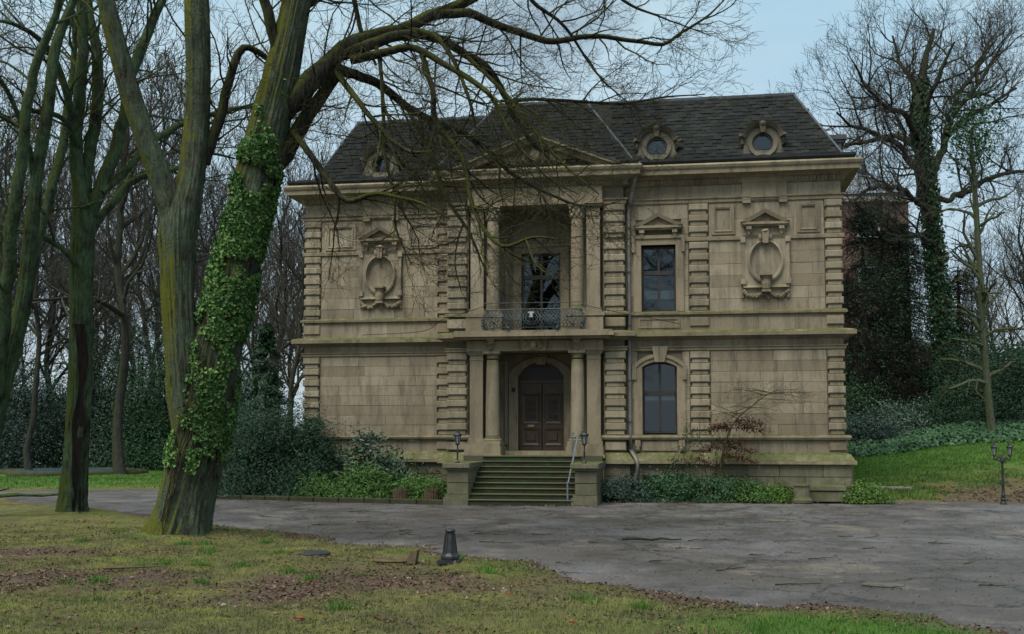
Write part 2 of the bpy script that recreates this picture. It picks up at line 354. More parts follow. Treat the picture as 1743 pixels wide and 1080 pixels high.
# ------------------------------------------------------------------ ground, drive, lawns, bank
def heightfield(name, xs, ys, hfun, mat, attrs=None):
    X, Y = np.meshgrid(xs, ys); Hh = hfun(X, Y); V = np.stack([X, Y, Hh], -1).reshape(-1, 3); nx, ny = len(xs), len(ys)
    i = (np.arange(ny-1)[:, None]*nx + np.arange(nx-1)[None, :]).ravel(); F = np.stack([i, i+1, i+nx+1, i+nx], -1)
    keep = (V[F][:, :, 2].max(1) > -.06); me = np_mesh(name, V, F[keep], True)
    for k, fn in (attrs or {}).items():
        a = me.attributes.new(k, 'FLOAT', 'POINT'); a.data.foreach_set('value', fn(X, Y).ravel().astype(np.float32))
    return tag(mk(name, me, mat), kind='structure')
g = MB(); g.box(-900, 900, -200, 1500, -1.5, -.16); tag(g.build('ground', 'far_ground'), kind='structure')
def drive_h(x, y): return .018 * fbm(x*.35, y*.5, 0, 3, 5) - .01
def dr(X, Y): return drive_h(X, Y)
heightfield('driveway', np.arange(-30, 26.1, .25), np.arange(-30, 14.1, .25), dr, 'asphalt')
BX = [-40, -18, -13.6, -9, -5.48, -1.33, 2.11, 3.27, 4.55, 6.53, 7.47, 9, 14]; BY = [4, -1, -3.8, -7.2, -10.24, -13.65, -15.9, -18, -19.12, -20.1, -21.0, -23, -30]
def front_d(x, y):
    d = (np.interp(x, BX, BY) - y) * .78
    return d + .38 * fbm(x*.8, y*.8, 0, 4, 21) + .10 * fbm(x*5, y*5, 0, 2, 31)
def front_h(x, y):
    d = front_d(x, y); h = np.where(d > 0, .10 * (1 - np.exp(-d * 1.1)), d * .12)
    h = h + np.clip(d, 0, 1) * (.034 * fbm(x*2.2, y*2.2, 0, 4, 41) + .012 * vnoise(x*14, y*14, 0, 51))
    for (tx, ty, s, a) in ((-4.36, -14.0, 1.3, .16), (-9.57, -8.6, 1.0, .10)):
        h = h + a * np.exp(-((x-tx)**2 + (y-ty)**2) / s**2)
    return h + drive_h(x, y)
def pix_y(x, y):      # rough distance in front of the viewer, for where litter gathers on the lawn
    return y - (x * math.tan(YAW))
def litter(x, y):
    t = .12 + .62*np.exp(-((y + 19.4 - .10*x)/1.25)**2) * np.clip((4.0 - x)/3.5, 0, 1) + .75*np.exp(-((x+5.2)**2/3 + (y+16.6)**2/.35))
    t = t + .85*np.exp(-(front_d(x, y)/.55)**2) + .25*np.exp(-((x-1.5)**2+(y+22)**2)/5)
    return t + .30 * fbm(x*.9, y*.9, 0, 4, 61)
def lush(x, y): return np.clip(np.exp(-((x-6.2)**2/3 + (y+21.6)**2/.9)) * 1.2 + .22*(vnoise(x*1.1, y*1.1, 0, 71) > .55), 0, 1)
heightfield('lawn', np.concatenate([np.arange(-30, -8, .2), np.arange(-8, 10, .06)]), np.concatenate([np.arange(-29, -12, .06), np.arange(-12, 5, .15)]), front_h, 'lawn_soil', {'litter': litter, 'lush': lush})
def rear_d(x, y): return (y - np.interp(x, [-60, -20, -13.8, -11.5, -9.5], [-1, .5, 2.7, 4.4, 12])) + .35*fbm(x*.7, y*.7, 0, 3, 81)
def rear_h(x, y): d = rear_d(x, y); return np.where(d > 0, .12*(1-np.exp(-d)), d*.12) + .03*fbm(x*.8, y*.8, 0, 3, 91)*np.clip(d, 0, 1)
heightfield('rear_lawn', np.arange(-60, -7, .3), np.arange(-3, 60, .4), rear_h, 'lawn_soil', {'litter': lambda x, y: .5*np.exp(-(rear_d(x, y)/.8)**2) + .6*(y > 24), 'lush': lambda x, y: np.clip(rear_d(x, y)/1.5, 0, 1)*(y < 26)})
def bank_d(x, y): return np.minimum(y - np.interp(x, [8, 10.2, 13, 16, 40], [1.0, .2, .35, .3, 1]), (x - 9.2)*1.2) + .22*fbm(x*.9, y*.9, 0, 3, 101)
def bank_h(x, y):
    d = bank_d(x, y); t = np.clip((y - .3)/14, 0, 1); e = t*t*(3-2*t)
    h = e * (.92 + np.clip(x-11, 0, 30)*.135) + np.clip(y-14, 0, 60)*.075 + .10*np.exp(-((x-15)**2/30 + (y-6)**2/9))
    return np.where(d > 0, .08*(1-np.exp(-d*1.5)) + h + .035*fbm(x*1.1, y*1.1, 0, 4, 111)*np.clip(d, 0, 1), d*.15)
def bank_lit(x, y): return np.clip(.85 - (y-1)/7.5 + (x-14)*.06, -.2, .8)*np.clip((x-9.8)/2.4, .25, 1)
heightfield('grass_bank', np.arange(8.6, 60, .16), np.concatenate([np.arange(-.6, 18, .14), np.arange(18, 90, 1.0)]), bank_h, 'lawn_soil',
            {'litter': bank_lit, 'lush': lambda x, y: np.clip((y-3.5 - (x-10)*.12)/3.5, 0, 1)*(y < 17)})
pv = MB(); pv.box(9.25, 11.1, 3.2, 5.6, .05, .26); tag(pv.build('paving_slab', 'concrete'), 'pale concrete slab beside the right corner of the house', 'slab')

# ------------------------------------------------------------------ the house
H = empty('villa'); tag(H, 'two-storey sandstone villa with slate mansard roof and columned porch', 'house')
XL, XR, XC, YL, YC = -7.53, 8.80, 2.64, .90, -.30
FULL = [(XL, 11), (XL, YL), (-XC, YL), (-XC, YC), (XC, YC), (XC, 0), (XR, 0), (XR, 11)]
LEFT = [(XL, 11), (XL, YL), (-XC, YL), (-XC, YC), (-2.02, YC), (-2.02, .3)]
RIGHT = [(2.02, .3), (2.02, YC), (XC, YC), (XC, 0), (XR, 0), (XR, 11)]
def part(name, mat='stone_trim', parent=None, smooth=False): 
    m = MB(); m.done = lambda: m.build(name, mat, parent or H, smooth); return m
# core walls (recessed behind the facing blocks)
wl = MB()
wl.box(XL+.04, -XC+.3, YL+.04, 11, 0, 9.4)
left_wall = wl.build('wall', 'recess', H)
wr = MB(); wr.box(4.45, XR-.04, .04, 11, 0, 9.4); wr.box(XC-.3, 3.05, .04, 2.2, 0, 9.4); wr.box(4.14, 4.45, .04, 2.2, 0, 9.4)
wr.box(3.05, 4.14, .04, .6, 0, 1.86); wr.box(3.05, 4.14, .04, .6, 4.0, 5.44); wr.box(3.05, 4.14, .04, .6, 7.42, 9.4)
right_wall = wr.build('wall', 'recess', H)
wc = MB(); wc.box(-XC+.04, -2.0, YC+.04, 3, 0, 9.4); wc.box(2.0, XC-.04, YC+.04, 3, 0, 9.4)
wc.box(-2.0, 2.0, YC+.1, 1.4, 4.30, 4.86); wc.box(-2.0, 2.0, YC+.06, 1.4, 8.78, 9.4)
centre_wall = wc.build('wall', 'recess', H)
wb = MB()
for z0, z1, hw, zt in ((1.28, 4.3, .70, 4.06), (4.86, 8.78, .60, 7.42)):
    wb.box(-2.0, -hw, 1.0, 1.4, z0, z1); wb.box(hw, 2.0, 1.0, 1.4, z0, z1); wb.box(-hw, hw, 1.0, 1.4, zt+.03, z1)
arc = [(.70*math.sin(a), 3.62 + .44*(math.cos(a)-math.cos(1.2))/(1-math.cos(1.2))) for a in np.linspace(-1.2, 1.2, 15)]
arc = [(x*.70/(.70*math.sin(1.2)), z) for x, z in arc]
wb.prism([(-.70, 4.09)] + arc + [(.70, 4.09)], 1.0, 1.35)
porch_wall = wb.build('porch_wall', 'stone', H)
# block facing
_cache = {}
def block(name, x0, x1, z0, z1, y, parent, mat, depth=.07, c=.005, proud=0.0):
    key = (round(x1-x0, 3), round(z1-z0, 3), depth, c, mat)
    if key not in _cache:
        m = MB(); m.cham(0, x1-x0, 0, depth, 0, z1-z0, c); me = bpy.data.meshes.new(name); me.from_pydata(m.v, [], m.f); me.update(); me.materials.append(MATS[mat]); _cache[key] = me
    return mk(name, _cache[key], mat, parent, (x0, y - proud, z0))
def courses(x0, x1, z0, z1, y, parent, n, mat='stone', lo=.55, hi=1.45, holes=(), name='ashlar_block', gap=.004):
    hh = (z1-z0)/n
    for r in range(n):
        za, zb = z0+r*hh, z0+(r+1)*hh; spans = [(x0, x1)]
        for hx0, hx1, hz0, hz1 in holes:
            if zb > hz0+.02 and za < hz1-.02:
                spans = [t for a, b in spans for t in ((a, min(b, hx0)), (max(a, hx1), b)) if t[1]-t[0] > .06]
        for a, b in spans:
            x = a
            while x < b-.01:
                wd = random.uniform(lo, hi)
                if b-(x+wd) < lo*.6: wd = b-x
                block(name, x+gap/2, min(x+wd, b)-gap/2, za+gap/2, zb-gap/2, y, parent, mat, proud=random.uniform(0, .010)); x += wd
courses(-6.97, -3.22, 1.85, 4.28, YL, left_wall, 8)
courses(-6.97, -3.22, 5.46, 7.49, YL, left_wall, 6, holes=[(-5.72, -4.34, 6.13, 7.6)])
courses(-6.97, -3.22, 7.62, 8.62, YL, left_wall, 2, lo=1.2, hi=2.0)
courses(XL+.02, -XC, 4.86, 5.34, YL, left_wall, 1); courses(XL+.02, -XC, 4.41, 4.62, YL, left_wall, 1, lo=1.0, hi=1.8)
courses(XL+.02, -XC, 1.34, 1.70, YL, left_wall, 1, lo=.9); courses(XL+.02, -XC, 8.78, 9.14, YL, left_wall, 1, lo=1.2, hi=2.2)
courses(5.06, 8.30, 1.85, 4.28, 0, right_wall, 8)
courses(5.06, 8.30, 5.46, 7.49, 0, right_wall, 6, holes=[(6.0, 7.3, 6.13, 7.6)])
courses(5.06, 8.30, 7.62, 8.62, 0, right_wall, 2, lo=1.0, hi=1.8)
courses(XC, 4.46, 1.85, 4.28, 0, right_wall, 7, lo=.3, hi=.8, holes=[(2.95, 4.26, 1.8, 4.3)])
courses(XC, 4.46, 5.46, 8.62, 0, right_wall, 7, lo=.3, hi=.8, holes=[(2.95, 4.26, 5.4, 7.75)])
courses(XC, XR-.02, 4.86, 5.34, 0, right_wall, 1); courses(XC, XR-.02, 4.41, 4.62, 0, right_wall, 1, lo=1.0, hi=1.8)
courses(XC, XR-.02, 1.34, 1.70, 0, right_wall, 1, lo=.8); courses(XC, XR-.02, 8.78, 9.14, 0, right_wall, 1, lo=1.2, hi=2.2)
PO = .12    # the plinth stands this far forward
courses(XL-PO, -XC-PO, .02, 1.0, YL-PO, left_wall, 3, 'stone_plinth', .7, 1.2, gap=.016)
courses(XC+PO, XR+PO, .02, 1.0, -PO, right_wall, 3, 'stone_plinth', .8, 1.2, holes=[(3.1, 4.25, -.1, .70)], gap=.016)
for sx in (-1, 1): courses(min(sx*2.0, sx*(XC+PO)), max(sx*2.0, sx*(XC+PO)), .02, 1.0, YC-PO, centre_wall, 3, 'stone_plinth', .7, 1.0, gap=.016)
for bb in ((XL-.08, -XC, YL-.08, 3), (XC, XR+.08, -.08, 3), (-XC-.08, -2.0, YC-.08, 1), (2.0, XC+.08, YC-.08, 1)):
    m = part('plinth_core', 'recess'); m.box(*bb, 0, 1.02 + bb[3]*.002); m.done()
m = part('cellar_window', 'room'); m.box(3.1, 4.25, -.098, -.06, 0, .70); m.done()
# quoins
def quoins(x0, x1, y, parent, z0, z1, n):
    per = (z1-z0)/n
    for i in range(n):
        a = z0+i*per
        block('quoin_block', x0+.05, x1-.05, a+.004, a+per*.36-.004, y, parent, 'stone', .09, .008, .012)
        block('quoin_block', x0, x1, a+per*.36+.004, a+per-.004, y, parent, 'stone', .14, .030, .060)
for x0, x1, y, p in ((XL, -6.99, YL, left_wall), (-3.22, -2.66, YL, left_wall), (-XC, -2.03, YC, centre_wall), (2.03, XC, YC, centre_wall), (4.48, 5.04, 0, right_wall), (8.32, XR, 0, right_wall)):
    quoins(x0, x1, y, p, 1.86, 4.27, 7); quoins(x0, x1, y, p, 5.47, 7.48, 6); quoins(x0, x1, y, p, 7.63, 8.61, 3)
    block('quoin_block', x0, x1, 4.98, 5.28, y, p, 'stone', .14, .03, .06); block('quoin_block', x0, x1, 1.40, 1.66, y, p, 'stone', .14, .03, .06)
# horizontal mouldings
def mould(name, prof, paths, mat='stone_trim'):
    m = part(name, mat)
    for p in paths: m.sweep(p, prof)
    return m.done()
mould('plinth_ledge', [(.14, 1.0), (.24, 1.03), (.24, 1.12), (.19, 1.15), (.10, 1.30), (.03, 1.345)], [LEFT, RIGHT])
mould('sill_band', [(.04, 1.70), (.10, 1.72), (.13, 1.78), (.12, 1.83), (.05, 1.855)], [LEFT, RIGHT])
mould('architrave_band', [(.03, 4.28), (.045, 4.30), (.045, 4.36), (.075, 4.38), (.075, 4.41)], [FULL])
mould('string_cornice', [(.03, 4.60), (.08, 4.63), (.12, 4.67), (.30, 4.69), (.31, 4.79), (.27, 4.83), (.05, 4.875)], [FULL])
UPL = [(XL, 11), (XL, YL), (-XC, YL), (-XC, YC), (-1.0, YC)]; UPR = [(1.0, YC), (XC, YC), (XC, 0), (XR, 0), (XR, 11)]
mould('upper_sill_band', [(.03, 5.34), (.09, 5.36), (.10, 5.42), (.03, 5.465)], [UPL, UPR])
mould('wall_band', [(.03, 7.49), (.055, 7.51), (.055, 7.60), (.03, 7.62)], [[(XL, 11), (XL, YL), (-XC, YL)], [(XC, 0), (2.9, 0)], [(4.3, 0), (XR, 0), (XR, 11)]])
mould('upper_architrave', [(.03, 8.61), (.05, 8.63), (.05, 8.71), (.09, 8.74), (.09, 8.78)], [FULL])
mould('main_cornice', [(.03, 9.14), (.09, 9.17), (.10, 9.30), (.16, 9.33), (.20, 9.36), (.47, 9.39), (.48, 9.50), (.53, 9.55), (.56, 9.62), (.50, 9.68), (.05, 9.73)], [FULL])
m = part('dentils')
for (a, b), yy in (((XL, -XC-.1), YL), ((-XC, XC), YC), ((XC+.15, 5.95), 0), ((7.35, XR), 0)):
    x = a+.05
    while x < b-.05: m.box(x, x+.055, yy-.145, yy-.05, 9.19, 9.285); x += .105
tag(m.done(), kind='stuff')
m = part('frieze_block'); m.box(6.02, 7.28, -.075, .04, 8.66, 9.16); m.box(6.02, 6.25, -.115, .04, 8.56, 8.64); m.box(7.05, 7.28, -.115, .04, 8.56, 8.64); m.box(6.25, 7.05, -.115, .04, 8.72, 8.76); m.done()
m = part('frieze_block'); m.box(-5.6, -4.45, YL-.075, YL+.04, 8.66, 9.16); m.box(-5.6, -5.38, YL-.115, YL+.04, 8.56, 8.64); m.box(-4.67, -4.45, YL-.115, YL+.04, 8.56, 8.64); m.done()
# framed wall panels under the cornice
def rect(x0, x1, z0, z1): return [(x0, z0), (x1, z0), (x1, z1), (x0, z1)]
def panel(x0, x1, z0, z1, y):
    m = part('wall_panel', 'stone'); m.ring(rect(x0-.13, x1+.13, z0-.13, z1+.13), rect(x0, x1, z0, z1), y-.045, y+.05, True)
    m.ring(rect(x0-.045, x1+.045, z0-.045, z1+.045), rect(x0, x1, z0, z1), y-.07, y+.03, True, y-.05); m.box(x0, x1, y-.012, y+.03, z0, z1); m.done()
panel(5.26, 5.66, 7.80, 8.42, 0); panel(7.68, 8.06, 7.80, 8.42, 0); panel(-6.72, -5.98, 7.80, 8.36, YL); panel(-4.05, -3.38, 7.80, 8.36, YL)
m = part('wall_panel', 'stone'); m.ring(rect(3.0, 4.2, 4.95, 5.26), rect(3.06, 4.14, 5.01, 5.20), -.03, .03, True); m.done()
# small pediment on brackets
def small_pediment(xc, hw, z, y):
    m = part('pediment')
    m.box(xc-hw, xc+hw, y-.20, y+.04, z, z+.07); m.box(xc-hw+.03, xc+hw-.03, y-.14, y+.04, z-.05, z)
    a = [(xc-hw-.03, z+.07), (xc, z+.44), (xc+hw+.03, z+.07)]; b = [(xc-hw+.20, z+.07), (xc, z+.33), (xc+hw-.20, z+.07)]
    m.ring(a, b, y-.24, y+.04, False, y-.20); m.prism([(xc-hw+.1, z+.07), (xc+hw-.1, z+.07), (xc, z+.36)], y-.06, y+.03)
    o = m.done()
    for sx in (-1, 1):
        q = part('bracket', 'stone_trim', o); bx = xc+sx*(hw-.20)
        q.box(bx-.075, bx+.075, y-.17, y+.03, z-.14, z-.05); q.box(bx-.06, bx+.06, y-.12, y+.03, z-.22, z-.14); q.blob((bx, y-.08, z-.25), (.05, .05, .06)); q.box(bx-.08, bx+.08, y-.03, y+.03, z-.40, z-.22); q.done()
    return o
small_pediment(6.65, .66, 7.92, 0); small_pediment(-5.03, .66, 7.92, YL); small_pediment(3.60, .68, 7.90, 0)
# medallions
def oval(xc, zc, a, b, n=36): return [(xc+a*math.cos(t), zc+b*math.sin(t)) for t in np.linspace(0, 2*math.pi, n, endpoint=False)]
def rect_n(xc, zc, a, b, n=36):
    o = []
    for t in np.linspace(0, 2*math.pi, n, endpoint=False):
        c, q = math.cos(t), math.sin(t); k = 1/max(abs(c)/a, abs(q)/b); o.append((xc+c*k, zc+q*k))
    return o
def medallion(xc, y):
    zc = 6.86; m = part('medallion', 'stone')
    m.ring(rect_n(xc, zc, .60, .72), oval(xc, zc, .47, .60), y-.05, y+.04, True)
    m.ring(rect_n(xc, zc, .67, .76), rect_n(xc, zc, .58, .68), y-.11, y+.04, True, y-.06)
    m.ring(oval(xc, zc, .50, .63), oval(xc, zc, .45, .58), y-.13, y, True, y-.15); m.ring(oval(xc, zc, .45, .58), oval(xc, zc, .39, .51), y-.10, y+.02, True, y-.04)
    m.prism(oval(xc, zc, .41, .53), y-.015, y+.03)
    for sx in (-1, 1):
        for zz in (zc-.66, zc+.55): m.box(xc+sx*.63-.07, xc+sx*.63+.07, y-.13, y+.03, zz, zz+.16)
    o = m.done()
    q = part('keystone', 'stone', o); q.prism([(xc-.10, zc+.86), (xc+.10, zc+.86), (xc+.075, zc+.50), (xc-.075, zc+.50)], y-.24, y); q.blob((xc, y-.2, zc+.86), (.12, .07, .06)); q.blob((xc-.14, y-.14, zc+.68), (.06, .05, .10)); q.blob((xc+.14, y-.14, zc+.68), (.06, .05, .10)); q.done()
    q = part('bust_bracket', 'stone_trim', o); q.box(xc-.17, xc+.17, y-.36, y, zc-.44, zc-.38); q.lathe([(.08, -.42), (.12, -.36), (.14, -.22), (.12, -.10), (.15, 0)], (xc, y-.17, zc-.44), 10); q.box(xc-.12, xc+.12, y-.26, y, zc-.90, zc-.84); q.done()
    q = part('garland', 'stone_trim', o)
    for sx in (-1, 1):
        for t in np.linspace(0, 1, 10):
            q.blob((xc+sx*(.08+.55*t)+random.uniform(-.02, .02), y-.07, zc-.88-.13*math.sin(math.pi*t)+random.uniform(-.02, .02)), random.uniform(.045, .075), 7, 4, .25)
        for t in range(5): q.blob((xc+sx*(.62+random.uniform(-.05, .05)), y-.06, zc-.86-.06*t*.7), random.uniform(.03, .05), 6, 4, .3)
    for t in range(6): q.blob((xc+random.uniform(-.06, .06), y-.08, zc-.80-.05*t), random.uniform(.04, .06), 6, 4, .3)
    q.done()
medallion(6.65, 0); medallion(-5.03, YL)
# windows
def arch(xc, hw, z0, zs, zt, n=13):
    h = zt-zs; rr = (hw*hw+h*h)/(2*h); a0 = math.asin(min(1, hw/rr))
    return [(xc-hw, z0)] + [(xc+rr*math.sin(a), zt-rr+rr*math.cos(a)) for a in np.linspace(-a0, a0, n)] + [(xc+hw, z0)]
def window(xc, hw, z0, z1, y, zs, bars, zt):
    o = part('window', 'frame_wood'); fw = .065
    outer, inner = (arch(xc, hw, z0, zs, z1), arch(xc, hw-fw, z0+fw, zs, z1-fw)) if zs < z1 else (rect(xc-hw, xc+hw, z0, z1), rect(xc-hw+fw, xc+hw-fw, z0+fw, z1-fw))
    o.ring(outer, inner, y, y+.08, True); win = o.done()
    q = part('glazing_bar', 'frame_wood', win); q.box(xc-hw+fw, xc+hw-fw, y-.035, y+.07, zt-.06, zt+.06); q.done()
    for (a, b) in ((z0+fw, zt-.06), (zt+.06, z1-.01)):
        q = part('glazing_bar', 'frame_wood', win); q.box(xc-.035, xc+.035, y-.02, y+.06, a, b); q.done()
    for sx in (-1, 1):
        for (a, b) in ((z0+fw, zt-.06), (zt+.06, z1)):
            q = part('pane', 'glass', win); x0, x1 = (xc-hw+fw, xc-.035) if sx < 0 else (xc+.035, xc+hw-fw)
            if b == z1 and zs < z1: pts = [(x, z) for x, z in arch(xc, hw-fw+.01, a, zs, z1-fw+.01) if x0-.02 <= x <= x1+.02]; xs = xc-.035 if sx < 0 else xc+.035; top = z1-fw; pts = ([(x0, a)] + pts[1:] + [(xs, top), (xs, a)]) if sx < 0 else ([(xs, a), (xs, top)] + pts[:-1] + [(x1, a)])
            else: pts = rect(x0, x1, a, b-(fw if b == z1 else 0))
            q.prism(pts, y+.030, y+.036); q.done()
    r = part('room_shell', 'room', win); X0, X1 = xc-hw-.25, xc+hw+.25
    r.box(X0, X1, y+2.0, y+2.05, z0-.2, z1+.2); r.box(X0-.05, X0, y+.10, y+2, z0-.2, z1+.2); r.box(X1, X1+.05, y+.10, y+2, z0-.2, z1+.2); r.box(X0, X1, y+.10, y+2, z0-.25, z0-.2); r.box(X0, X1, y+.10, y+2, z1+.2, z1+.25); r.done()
    return win
wn = window(3.595, .50, 1.90, 3.98, .22, 3.82, 0, 3.06)
q = part('blind', 'blind', wn); q.box(3.16, 4.02, .36, .37, 2.86, 2.98); q.done()
wn = window(3.595, .50, 5.48, 7.40, .22, 7.40, 0, 6.62)
q = part('blind', 'blind', wn); q.box(3.16, 4.02, .36, .37, 5.88, 6.12); q.done()
for k in range(7): q = part('curtain_fold', 'room', wn); q.box(3.18+k*.06, 3.205+k*.06, .42, .44, 6.12, 6.55); q.done()
m = part('window_surround'); m.ring(arch(3.595, .74, 1.86, 3.84, 4.16), arch(3.595, .50, 1.86, 3.82, 3.98), -.045, .30); m.ring(arch(3.595, .78, 3.45, 3.86, 4.20), arch(3.595, .66, 3.45, 3.82, 4.10), -.09, .03); m.done()
m = part('keystone'); m.prism([(3.39, 4.42), (3.58, 4.42), (3.585, 3.96), (3.47, 3.96)], -.13, .04); m.prism([(3.60, 4.42), (3.86, 4.42), (3.74, 3.96), (3.60, 3.96)], -.12, .04); m.done()
m = part('window_surround'); m.ring([(2.87, 5.46), (2.87, 7.66), (4.32, 7.66), (4.32, 5.46)], [(3.095, 5.46), (3.095, 7.42), (4.095, 7.42), (4.095, 5.46)], -.06, .30); m.ring([(2.83, 7.2), (2.83, 7.70), (4.36, 7.70), (4.36, 7.2)], [(2.93, 7.2), (2.93, 7.60), (4.26, 7.60), (4.26, 7.2)], -.10, .03); m.done()
m = part('window_apron'); m.box(3.08, 4.10, -.05, .03, 1.40, 1.66); o = m.done()
for bx in (2.96, 4.22): q = part('bracket', 'stone_trim', o); q.box(bx-.08, bx+.08, -.12, .03, 1.52, 1.70); q.blob((bx, -.09, 1.46), (.07, .06, .09)); q.box(bx-.06, bx+.06, -.07, .03, 1.36, 1.46); q.done()
# porch: pilasters, columns, floors
def column(xc, yc, z0, z1, r, cap):
    o = part('column', 'stone', smooth=True); hgt = z1-z0
    o.lathe([(r*1.02, .16), (r, .25), (r*.99, hgt*.4), (r*.92, hgt*.75), (r*.85, hgt-cap)], (xc, yc, z0), 28); c = o.done()
    b = part('column_base', 'stone_trim', c); b.box(xc-r*1.32, xc+r*1.32, yc-r*1.32, yc+r*1.32, z0, z0+.07); b.lathe([(r*1.28, .07), (r*1.32, .10), (r*1.28, .13), (r*1.08, .15), (r*1.12, .175), (r*1.02, .20)], (xc, yc, z0), 28); b.done()
    k = part('capital', 'stone_trim', c)
    if cap < .3: k.lathe([(r*.86, -.22), (r*.94, -.20), (r*.86, -.18), (r*.86, -.12), (r*1.12, -.07)], (xc, yc, z1), 28); k.box(xc-r*1.22, xc+r*1.22, yc-r*1.22, yc+r*1.22, z1-.07, z1)
    else:
        k.lathe([(r*.84, -cap), (r*.96, -cap+.02), (r*.84, -cap+.04), (r*.9, -.2), (r*1.2, -.07)], (xc, yc, z1), 20); k.box(xc-r*1.25, xc+r*1.25, yc-r*1.25, yc+r*1.25, z1-.06, z1)
        for row, (zz, rr) in enumerate(((-cap+.10, .98), (-cap+.20, 1.06))):
            for t in range(8): a = t*math.pi/4+row*math.pi/8; k.blob((xc+r*rr*math.cos(a), yc+r*rr*math.sin(a), z1+zz), (.045, .045, .075), 6, 4, .2)
        for t in range(4): a = t*math.pi/2+math.pi/4; k.blob((xc+r*1.3*math.cos(a), yc+r*1.3*math.sin(a), z1-.11), .055, 7, 5, .1)
    k.done()
def pilaster(x0, x1, y0, y1, z0, z1, cap):
    o = part('pilaster', 'stone'); o.box(x0+.03, x1-.03, y0+.03, y1, z0+.16, z1-cap); c = o.done()
    b = part('pilaster_base', 'stone_trim', c); b.box(x0-.03, x1+.03, y0-.03, y1, z0, z0+.08); b.box(x0, x1, y0, y1, z0+.08, z0+.16); b.done()
    k = part('capital', 'stone_trim', c); k.box(x0+.015, x1-.015, y0+.015, y1, z1-cap, z1-cap+.03); k.box(x0+.03, x1-.03, y0+.03, y1, z1-cap+.03, z1-.10); k.box(x0-.01, x1+.01, y0-.01, y1, z1-.10, z1-.05); k.box(x0-.04, x1+.04, y0-.04, y1, z1-.05, z1)
    if cap > .3:
        for t in range(5): k.blob((x0+.08+t*(x1-x0-.16)/4, y0+.02, z1-cap+.12), (.05, .04, .09), 6, 4, .2)
    k.done()
for sx in (-1, 1):
    xa, xb = sorted((sx*1.50, sx*1.95)); column(sx*1.25, -.38, 1.60, 4.29, .205, .25); pilaster(xa, xb, -.50, .1, 1.60, 4.29, .25)
    column(sx*1.25, -.33, 5.42, 8.62, .195, .42); pilaster(xa, xb, -.42, .1, 5.42, 8.62, .42)
    q = part('porch_pedestal', 'stone_trim'); x0, x1 = sorted((sx*.95, sx*2.02)); q.box(x0, x1, -.78, .05, 1.26, 1.52); q.box(x0-.04, x1+.04, -.82, .05, 1.20, 1.29); q.box(x0+.03, x1-.03, -.74, .05, 1.52, 1.60); q.done()
    q = part('balcony_pedestal', 'stone_trim'); q.box(x0, x1, -.62, .05, 4.87, 5.32); q.box(x0-.04, x1+.04, -.66, .05, 5.32, 5.42); q.done()
    q = part('porch_side_wall', 'stone'); x0, x1 = sorted((sx*1.97, sx*2.05)); q.box(x0, x1, .05, 1.05, 1.25, 4.32); q.box(x0, x1, .05, 1.05, 4.86, 8.7); q.done()
    q = part('wall_panel', 'stone'); x0, x1 = sorted((sx*1.02, sx*1.9)); q.ring(rect(x0, x1, 1.55, 4.1), rect(x0+.1, x1-.1, 1.65, 4.0), .955, 1.02, True); q.done()
    q = part('wall_panel', 'stone'); q.ring(rect(x0, x1, 5.2, 7.9), rect(x0+.1, x1-.1, 5.3, 7.8), .955, 1.02, True); q.done()
    q = part('console', 'stone_trim'); q.box(sx*1.25-.11, sx*1.25+.11, -.78, -.3, 4.58, 4.68); q.blob((sx*1.25, -.68, 4.55), (.11, .09, .09)); q.box(sx*1.25-.085, sx*1.25+.085, -.62, -.3, 4.38, 4.56); q.blob((sx*1.25, -.60, 4.36), (.07, .05, .06)); q.done()
m = part('porch_beam', 'stone_trim'); m.box(-2.0, 2.0, -.56, .2, 4.29, 4.60); m.box(-2.02, 2.02, -.59, .2, 4.295, 4.37); m.done(); m = part('loggia_beam', 'stone_trim'); m.box(-2.0, 2.0, -.50, .2, 8.62, 9.14); m.box(-2.02, 2.02, -.53, .2, 8.625, 8.70); m.done()
m = part('balcony_slab', 'stone_trim'); m.box(-2.35, 2.35, -.98, -.25, 4.69, 4.80); m.box(-2.30, 2.30, -.93, -.25, 4.80, 4.865); m.box(-2.25, 2.25, -.85, -.25, 4.62, 4.69); m.done()
m = part('porch_floor', 'stone_step'); m.box(-2.0, 2.0, -.95, 1.1, 1.02, 1.262); m.done()
m = part('doorstep', 'stone_trim'); m.box(-.93, .97, -.10, 1.05, 1.255, 1.385); m.done()
m = part('door_surround', 'stone'); m.ring(arch(0, .98, 1.38, 3.72, 4.22), arch(0, .70, 1.38, 3.62, 4.06), .90, 1.10); m.done()
m = part('keystone'); m.prism([(-.20, 4.29), (.20, 4.29), (.13, 3.98), (-.13, 3.98)], .82, 1.05); m.blob((0, .80, 4.12), (.11, .05, .12)); m.blob((-.1, .82, 4.2), (.07, .05, .06)); m.blob((.1, .82, 4.2), (.07, .05, .06)); m.done()
m = part('cartouche'); m.prism([(-.42, 4.62), (.42, 4.62), (.35, 4.30), (-.35, 4.30)], -.64, -.5); m.blob((0, -.68, 4.47), (.10, .09, .15), 10, 7)
for t in range(22):
    a = random.uniform(0, 6.28); m.blob((.26*math.cos(a), -.66, 4.49+.12*math.sin(a)), random.uniform(.03, .06), 6, 4, .3)
m.done()
